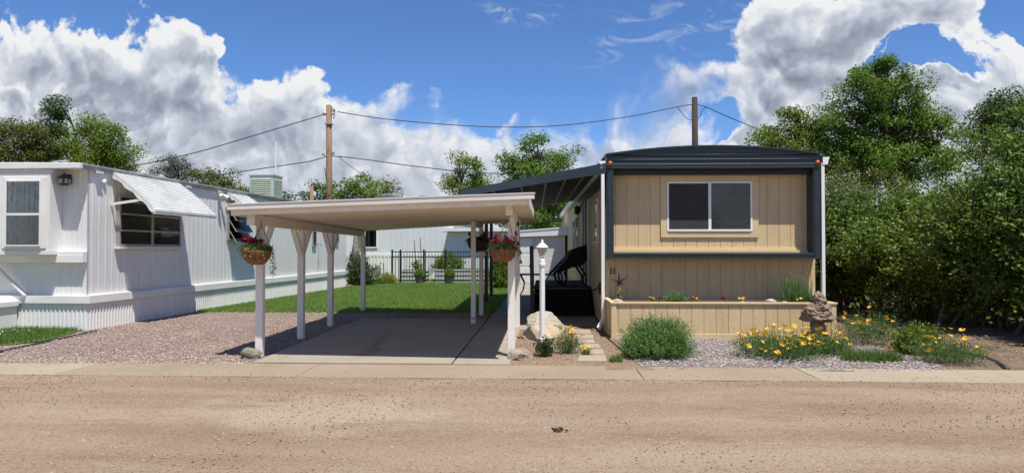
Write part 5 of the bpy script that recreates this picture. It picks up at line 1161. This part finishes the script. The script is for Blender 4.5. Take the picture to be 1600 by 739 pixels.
for i, (px, lab) in enumerate(((655, 'grey pot with round clipped green ball left of the gate'), (703, 'grey pot with round clipped green ball right of the gate'))):
    x = at(px, 440, 30.7).x; r = thing('topiary_pot', lab, 'potted plant', (x, 30.7, 0.02), 0, 'clipped balls in pots'); mb = MB(); mb.lathe([(0.12, 0), (0.19, 0.28), (0.20, 0.30), (0.16, 0.30), (0.15, 0.26)], n=16); mb.build('pot', 'pot', r)
    rg = np.random.default_rng(120+i); d = unit(rg.normal(size=(1500, 3))); arr_mesh('ball', leaf_quads(d*(0.225*rg.uniform(0.85, 1.03, (1500, 1)))+np.array([0, 0, 0.44]), 0.06, rg, 0.7, d, 0.8), 4, 'leaf_ball', r)
bush('golden_shrub', 'round golden green shrub on the lawn left of the fence', 'shrub', (at(604, 440, 30.6).x, 30.6, 0), 0.42, 0.4, 0.55, 260, 9, 0.07, 'leaf_yellow', 113, 0.22)
bush('leafy_shrub', 'dark green leafy shrub at the far corner of the white home', 'shrub', (at(560, 440, 29.2).x, 29.2, 0), 0.75, 0.6, 1.35, 420, 9, 0.12, 'leaf_dark', 114, 0.4)
bush('leafy_shrub', 'dark climbing shrub beside the path by the black awning posts', 'shrub', (at(784, 430, 27.5).x, 27.5, 0), 0.42, 0.5, 2.0, 520, 9, 0.11, 'leaf_mid', 115, 0.35)
MT = thing('gas_meter', 'grey gas meter with pipes standing on the lawn by the golden shrub', 'meter', (at(590, 440, 31.0).x, 31.0, 0))
mb = MB(); mb.box((-0.14, -0.1, 0.35), (0.14, 0.1, 0.72)); mb.lathe([(0.12, 0.0), (0.12, 0.10)], (0, -0.0, 0.73), 12); mb.build('meter_body', 'alum', MT); mb = MB(); mb.tube([(-0.22, 0, 0), (-0.22, 0, 0.85), (-0.1, 0, 0.9), (-0.08, 0, 0.72)], 0.03, 6); mb.tube([(0.1, 0, 0.72), (0.12, 0, 0.95), (0.26, 0, 0.92), (0.28, 0, 0)], 0.03, 6); mb.build('pipes', 'alum', MT)

# shed with a panelled door
SH = thing('shed', 'small white painted shed with panelled door and flat metal roof', 'shed', (-1.1, 29.5, 0))
mb = MB(); mb.box((0, 0, 0), (1.98, 2.6, 2.22))
for i in range(10): mb.box((0.72, -0.006, 0.21*i+0.012), (1.975, -0.001, 0.21*(i+1)))
mb.build('wall', 'shed_block', SH)
mb = MB(); mb.hexa([(-0.12, -0.20, 2.25), (2.2, -0.20, 2.42), (2.2, 2.8, 2.42), (-0.12, 2.8, 2.25), (-0.12, -0.20, 2.31), (2.2, -0.20, 2.48), (2.2, 2.8, 2.48), (-0.12, 2.8, 2.31)]); mb.hexa([(-0.12, -0.18, 2.05), (2.15, -0.18, 2.12), (2.15, -0.13, 2.12), (-0.12, -0.13, 2.05), (-0.12, -0.18, 2.245), (2.15, -0.18, 2.41), (2.15, -0.13, 2.41), (-0.12, -0.13, 2.245)])
mb.build('roof', 'far_white', SH)
mb = MB(); mb.box((0.06, -0.03, 0.02), (0.60, -0.008, 2.0))
for x0, x1 in ((0.11, 0.31), (0.35, 0.55)):
    for z0, z1 in ((0.12, 0.75), (0.85, 1.30), (1.40, 1.88)): mb.box((x0, -0.04, z0), (x1, -0.031, z1))
d_ = mb.build('door', 'white_trim', SH, bevel=0.006); mb = MB(); mb.lathe([(0.02, 0), (0.035, 0.03), (0.02, 0.06)], (0.54, -0.07, 0.95), 8); mb.build('door_knob', 'alum', d_)
mb = MB(); mb.box((0.0, -0.02, 0.0), (0.055, -0.007, 2.05)); mb.box((0.605, -0.02, 0.0), (0.66, -0.007, 2.05)); mb.build('door_frame', 'shed_block', SH)
SB = thing('shed', 'long low white shed with flat roof lip behind the raised beds', 'shed', (-4.7, 34.2, 0))
mb = MB(); mb.box((0, 0, 0), (3.2, 2.5, 2.38)); mb.build('wall', 'far_white', SB); mb = MB(); mb.box((-0.3, -0.42, 2.40), (3.4, 2.7, 2.56)); mb.build('roof', 'white_trim', SB)

def far_home(label, x0, x1, y, d, he, hp, skirt=0.8, rz=0, windows=(), stack=None):
    r = thing('mobile_home', label, 'mobile home', (x0, y, 0), rz); w = x1-x0
    mb = MB(); wallpanel(mb, (0, 0, 0), (1, 0, 0), (0, -1, 0), w, skirt, he, 0.3, 0.05, 0.012)
    mb.box((0.002, 0.03, skirt), (w-0.002, d, he)); mb.add([(0, 0, he), (w, 0, he), (w/2, 0, hp)], [(0, 1, 2)]); mb.build('wall', 'far_white', r, fix=False)
    mb = MB(); wallpanel(mb, (0.0, -0.04, 0), (1, 0, 0), (0, -1, 0), w, 0, skirt, 0.19, 0.07, 0.03); mb.box((-0.02, -0.06, skirt), (w+0.02, -0.001, skirt+0.14)); mb.build('skirting', 'skirt', r, fix=False)
    mb = MB(); t = 0.07
    mb.prism([(-0.15, he-0.02), (w/2, hp), (w+0.15, he-0.02), (w+0.15, he+t), (w/2, hp+t+0.03), (-0.15, he+t)], 'y', -0.15, d); rf = mb.build('roof', 'far_roof', r)
    if stack: mb = MB(); mb.lathe([(0.13, 0), (0.13, 0.45), (0.2, 0.47), (0.2, 0.62), (0.1, 0.66)], stack, 12); mb.build('flue', 'alum', rf)
    for (a, b, c, e) in windows: window_unit(r, a, b, c, e, 0, -1, 0.06, depth=0.05)
    return r
far_home('large white mobile home with shallow gabled roof behind the iron fence', -11.6, -4.75, 36.5, 16, 3.55, 4.36, 1.15, windows=((2.2, 2.9, 1.6, 2.6),), stack=(4.95, 2.0, 3.85))
far_home('white mobile home seen beyond the shed beside the tan home', -2.5, 5.5, 47, 8, 3.0, 3.2, 0.9)
far_home('distant white mobile home glimpsed behind the left trailer corner', -13.2, -10.6, 33.5, 9, 3.0, 3.2, 0.8, windows=((1.6, 2.45, 1.55, 2.5),))
# steel mesh box trellis beyond the path
TR = thing('trunk_post', 'x', 'tree', (0, 0, 0)) if False else None

# ------------------------------------------------------------------ poles and wires
def pole(label, x, y, h, r, mat, ins=True):
    o = thing('utility_pole', label, 'utility pole', (x, y, 0)); mb = MB(); mb.tube([(0, 0, -0.2), (0.02, 0, h*0.5), (0, 0, h)], [r*1.25, r*1.1, r*0.95], 14); mb.build('pole', mat, o, smooth=True)
    if ins:
        mb = MB(); mb.tube([(r, -0.05, h-0.1), (r+0.16, -0.05, h-0.25), (r+0.10, -0.05, h-0.65)], 0.03, 5); mb.tube([(-r-0.10, -0.05, h-0.40), (r+0.16, -0.05, h-0.42)], 0.04, 6); mb.box((-r-0.03, -r-0.04, h-0.9), (r+0.03, r+0.04, h-0.86)); mb.build('bracket', 'alum', o)
        for z_, sx_ in ((h-0.25, 1), (h-0.42, -1), (h-2.25, 1), (h-2.3, -1)):
            m_ = MB(); m_.lathe([(0.035, -0.06), (0.06, -0.03), (0.04, 0.0), (0.06, 0.03), (0.03, 0.07)], (sx_*(r+0.10), -0.06, z_), 8); m_.bar((0, -0.06, z_-0.05), (sx_*(r+0.10), -0.06, z_-0.05), 0.03, 0.03); m_.build('insulator', 'black_paint', o)
    return o
pole('weathered brown wooden utility pole rising behind the carport', -9.98, 32.2, 8.22, 0.135, 'pole_wood')
pole('dark tarred utility pole rising behind the tan home roof', 8.07, 38, 9.66, 0.16, 'pole_dark', False)
pole('short brown wooden pole far behind the carport', at(487, 300, 48).x, 48, 5.85, 0.13, 'pole_wood', False)
def wire(label, pxs, Ys, rad=0.022, group='overhead wires'):
    P = [at(x, y, Y) for (x, y), Y in zip(pxs, Ys)]
    Q = []                                              # smooth through the given points
    for i in range(len(P)-1):
        p0, p1, p2, p3 = P[max(i-1, 0)], P[i], P[i+1], P[min(i+2, len(P)-1)]
        for k in range(8):
            t = k/8; Q.append(0.5*((2*p1)+(p2-p0)*t+(2*p0-5*p1+4*p2-p3)*t*t+(3*p1-p0-3*p2+p3)*t**3))
    Q.append(P[-1]); return line_thing('overhead_wire', Q, rad, 'wire', label, 'wire', 5, group)
wire('upper overhead wire sagging between the two utility poles', [(527, 175), (600, 186), (700, 195), (790, 199), (880, 196), (980, 183), (1060, 167), (1081, 164)], [32.2, 33, 34, 35, 36, 37, 38, 38])
wire('upper overhead wire running from the brown pole down to the left', [(513, 176), (490, 184), (400, 211), (300, 240), (200, 261), (60, 285)], [32.2, 32, 31, 30, 29, 28])
wire('lower overhead wire running from the brown pole to the left', [(517, 243), (500, 248), (480, 253), (440, 259), (360, 271), (250, 290)], [32.2, 32, 32, 31, 30, 29])
wire('lower overhead wire running right from the brown pole to the trees', [(517, 244), (560, 248), (640, 259), (720, 268), (790, 272), (850, 272), (930, 268)], [32.2, 33, 34, 35, 36, 37, 38])
wire('thin service drop slanting from the brown pole to a roof', [(530, 245), (545, 258), (580, 283), (600, 296)], [32.2, 33, 35, 37], 0.014)
wire('overhead wire falling right from the dark pole to the big trees', [(1088, 164), (1104, 168), (1140, 184), (1200, 208), (1260, 227), (1330, 239), (1420, 243), (1500, 239), (1600, 226)], [38, 37.5, 36, 34, 32, 30, 28, 26.5, 25])
wire('slack wire loop hanging at the left of the dark pole top', [(1058, 167), (1066, 178), (1074, 186), (1081, 188)], [38, 38, 38, 38], 0.016)
wire('slack wire loop hanging at the right of the dark pole top', [(1088, 187), (1094, 182), (1098, 172), (1104, 168)], [38, 38, 38, 38], 0.016)
wire('slack wire drop beside the brown pole shaft', [(507, 262), (509, 275), (510, 290), (512, 300)], [32.2]*4, 0.014)

# ------------------------------------------------------------------ trees
def tb(px, py, Y, rpx, rz=None):             # blob at a pixel and distance: (centre, radii)
    s = Y/1100; c = at(px, py, Y); r = rpx*s; return (tuple(c), (r, r*0.9, (rz or rpx)*s))
Y = 45
tree('broadleaf_tree', 'broad tree at the far left edge behind the white home', 'tree', -33.5, 45, 7, 0.3, [tb(-10, 222, Y, 30), tb(22, 208, Y, 24, 16), tb(50, 205, Y, 22, 16), tb(30, 240, Y, 45, 22), tb(65, 235, Y, 25, 25), tb(-50, 230, Y, 40)], 12, 0.15, 'leaf_olive', 201, clump=0.55, flat=0.6, nclump=250)
tree('narrow_tree', 'tall narrow dark tree between broad trees behind the white home', 'tree', -31.0, 45.5, 9, 0.2, [tb(90, 166, 43, 12, 20), tb(88, 190, 43, 18, 24), tb(87, 225, 45.5, 17, 28)], 22, 0.15, 'leaf_dark', 202, clump=0.42, flat=0.6, nclump=175)
tree('broadleaf_tree', 'rounded tree right of the narrow one behind the white home', 'tree', -28.8, 44, 7, 0.3, [tb(140, 202, 44, 18, 18), tb(170, 212, 44, 22, 18), tb(135, 225, 44, 34, 28), tb(180, 235, 44, 26, 24), tb(160, 255, 44, 40, 20)], 12, 0.15, 'leaf_mid', 203, clump=0.55, flat=0.6, nclump=250)
tree('pine_tree', 'small dark round pine above the white home roof', 'tree', -21.4, 40, 5.5, 0.2, [tb(267, 256, 40, 26, 14), tb(262, 270, 40, 30, 18), tb(285, 272, 40, 16, 12)], 40, 0.13, 'leaf_pine', 204, clump=0.24, aspect=0.3, nclump=60)
tree('bushy_tree', 'light green pointed tree above the white home roof', 'tree', -19.0, 42, 5, 0.15, [tb(322, 270, 42, 14, 18), tb(305, 280, 42, 12, 16), tb(342, 276, 42, 16, 16), tb(362, 284, 42, 16, 12), tb(330, 295, 42, 36, 16), tb(378, 292, 42, 14, 12)], 14, 0.14, 'leaf_olive', 205, clump=0.38, flat=0.6, nclump=140)
Y = 52
tree('broadleaf_tree', 'dark green tree just left of the brown pole far behind', 'tree', -16.2, 52, 4.5, 0.2, [tb(500, 297, Y, 18, 14), tb(480, 308, Y, 16, 14), tb(520, 305, Y, 18, 16), tb(450, 315, Y, 20, 12)], 20, 0.17, 'leaf_dark', 206, nclump=70)
tree('broadleaf_tree', 'small open green tree beside the white gabled roof', 'tree', -11.8, 49, 5.5, 0.18, [tb(604, 290, 49, 17, 12), tb(610, 305, 49, 16, 12)], 11, 0.15, 'leaf_olive', 208, clump=0.42, flat=0.6, nclump=140)
tree('broadleaf_tree', 'slender two stemmed tree above the carport roof', 'tree', -5.3, 45, 6.4, 0.16, [tb(716, 258, 45, 14, 13), tb(738, 258, 45, 13, 12), tb(703, 282, 45, 15, 15), tb(742, 283, 45, 15, 13), tb(722, 290, 45, 24, 20), tb(715, 318, 45, 26, 20), tb(752, 290, 45, 10, 9)], 12, 0.14, 'leaf_mid', 209, clump=0.42, flat=0.6, nclump=200)
tree('broadleaf_tree', 'rounded green tree behind the dark porch awning', 'tree', -0.4, 40, 6.2, 0.24, [tb(840, 232, 40, 28, 18), tb(868, 245, 40, 26, 16), tb(815, 252, 40, 26, 20), tb(845, 268, 40, 40, 26), tb(815, 290, 40, 34, 30), tb(860, 305, 40, 40, 34), tb(850, 340, 40, 50, 26), tb(800, 275, 40, 16)], 12, 0.14, 'leaf_big', 210, clump=0.48, flat=0.6, nclump=225)
tree('broadleaf_tree', 'dark spreading tree filling the view under the porch awning', 'tree', 1.0, 50, 4, 0.25, [tb(830, 340, 50, 60, 34), tb(900, 330, 50, 60, 40), tb(880, 360, 50, 50, 20)], 12, 0.2, 'leaf_dark', 216, nclump=60)
tree('cottonwood_tree', 'tallest broad green tree behind the hedge at the right', 'tree', 13.6, 28, 6.6, 0.36, [tb(1385, 118, 28, 36, 28), tb(1374, 100, 28, 16, 16), tb(1350, 150, 28, 44, 34), tb(1405, 165, 28, 50, 40), tb(1335, 200, 28, 40, 36), tb(1385, 215, 28, 56, 44), tb(1440, 205, 28, 40, 34), tb(1462, 195, 27.4, 28, 26), tb(1360, 265, 28, 62, 36), tb(1440, 258, 28, 55, 34), tb(1320, 240, 28, 36, 30)], 19, 0.1, 'leaf_big', 211, clump=0.36, flat=0.6, nclump=312)
tree('broadleaf_tree', 'green tree standing right of the dark pole behind the tan home', 'tree', 10.6, 30, 5.5, 0.25, [tb(1243, 172, 30, 20, 18), tb(1262, 195, 30, 30, 22), tb(1228, 212, 30, 34, 20), tb(1285, 210, 30, 26, 24), tb(1255, 240, 30, 50, 30), tb(1310, 255, 30, 38, 30), tb(1200, 222, 30, 18, 10)], 18, 0.105, 'leaf_mid', 212, clump=0.42, flat=0.6, nclump=262)
tree('broadleaf_tree', 'dark tree at the right edge rising behind the hedge', 'tree', 21.4, 33, 6, 0.3, [tb(1580, 165, 33, 32, 22), tb(1550, 190, 33, 34, 26), tb(1610, 190, 33, 46, 40), tb(1530, 215, 33, 26, 22), tb(1565, 228, 33, 50, 28), tb(1650, 200, 33, 50)], 15, 0.12, 'leaf_dark', 213, clump=0.48, flat=0.6, nclump=250)
tree('broadleaf_tree', 'low pale green tree between the tan home and the hedge', 'tree', 11.2, 26, 3.5, 0.15, [tb(1310, 290, 26, 30, 30), tb(1335, 320, 26, 44, 40), tb(1300, 340, 26, 26, 40), tb(1370, 300, 26, 46, 30), tb(1345, 380, 26, 60, 50)], 13, 0.095, 'leaf_olive', 214, clump=0.36, flat=0.6, nclump=140)
tree('cottonwood_tree', 'pale barked tree with bright green crown right of the brown pole', 'tree', at(558, 440, 32).x, 32.0, 4.0, 0.27, [tb(556, 284, 32.6, 24, 16), tb(575, 292, 32.6, 20, 16), tb(540, 300, 32.6, 22, 14), tb(560, 306, 32.6, 32, 14)], 16, 0.13, 'leaf_mid', 215, bark='bark_pale', clump=0.36, flat=0.6, nclump=130)

# hedge shrubs along the right boundary, each with its own stems
def hedge(label, x, y, rx, ry, h, seed, n=2600, mat='leaf_elm'):
    rng = np.random.default_rng(seed); root = thing('hedge_shrub', label, 'shrub', (x, y, 0), 0, 'tall shrubs along the right boundary')
    d = unit(rng.normal(size=(n, 3))); d[:, 2] = np.where(d[:, 2] < -0.93, -d[:, 2], d[:, 2])
    rad = (0.50+0.50*rng.uniform(0, 1, n)**0.5)*lumpy(d, seed, 1.5, 0.5)*lumpy(d, seed+9, 3.6, 0.5)
    hz = h/2; P = d*np.array([rx, ry, hz])*rad[:, None]*0.86+np.array([0, 0, hz*1.02])
    keep = P[:, 2] > 0.16; P = P[keep]; d = d[keep]; n = len(P)
    D = unit((P-np.array([0, 0, hz*0.8]))*np.array([1, 1, 0.6])+np.array([0, 0, 0.7])+rng.normal(size=(n, 3))*0.4)
    V = [sprig_leaves(P, D, 0.50, 16, 0.080, rng, 0.55, 0.05, 0.16, 0.6)]
    # long arching shoots of new growth standing out of the mass
    top = rng.choice(np.where(P[:, 2] > hz*0.9)[0], 80); Ps = P[top]; Ds = unit(d[top]*np.array([0.9, 0.9, 0.5])+np.array([0, 0, 1.0])+rng.normal(size=(80, 3))*0.3)
    V.append(sprig_leaves(Ps, Ds, 0.85, 26, 0.066, rng, 0.5, 0.03, 0.35, 0.5))
    arr_mesh('foliage', np.concatenate(V), 4, mat, root)
    mb = MB()
    for i in rng.choice(n, 34, replace=False):
        b = (rng.normal()*rx*0.3, rng.normal()*ry*0.3, -0.05); e = P[i]
        mb.tube([b, (b[0]*0.6+e[0]*0.35, b[1]*0.6+e[1]*0.35, e[2]*0.5), tuple(e)], [0.035, 0.022, 0.006], 5)
    for i in rng.choice(n, 26, replace=False):                    # bare grey twigs
        e = P[i]; q = e+D[i]*0.8; mb.tube([tuple(e*0.8), tuple(e+D[i]*0.3), tuple(q)], [0.010, 0.007, 0.003], 4)
    mb.build('stems', 'bark', root); return root
hedge('leafy hedge shrub nearest the tan home, set farthest back', 7.7, 18.2, 1.45, 1.3, 2.6, 301, 2300, 'leaf_elm_deep')
hedge('leafy hedge shrub second from the tan home', 8.55, 16.4, 1.6, 1.45, 2.75, 302, 2700)
hedge('wide leafy hedge shrub in the middle of the hedge row', 9.0, 14.5, 1.65, 1.45, 2.65, 303, 2700, 'leaf_elm_light')
hedge('leafy hedge shrub at the right edge with the highest top', 9.6, 13.2, 1.7, 1.5, 3.75, 304, 3100)
hedge('leafy hedge shrub cut off by the right edge of the picture', 9.7, 11.4, 1.6, 1.5, 3.0, 305, 2200, 'leaf_elm_light')
hedge('leafy hedge shrub seen behind the front hedge row', 11.2, 17.5, 1.9, 1.7, 3.1, 306, 2200, 'leaf_elm_deep')
hedge('leafy hedge shrub deep behind the tan home corner', 8.6, 21.5, 1.6, 1.5, 3.0, 307, 1900)
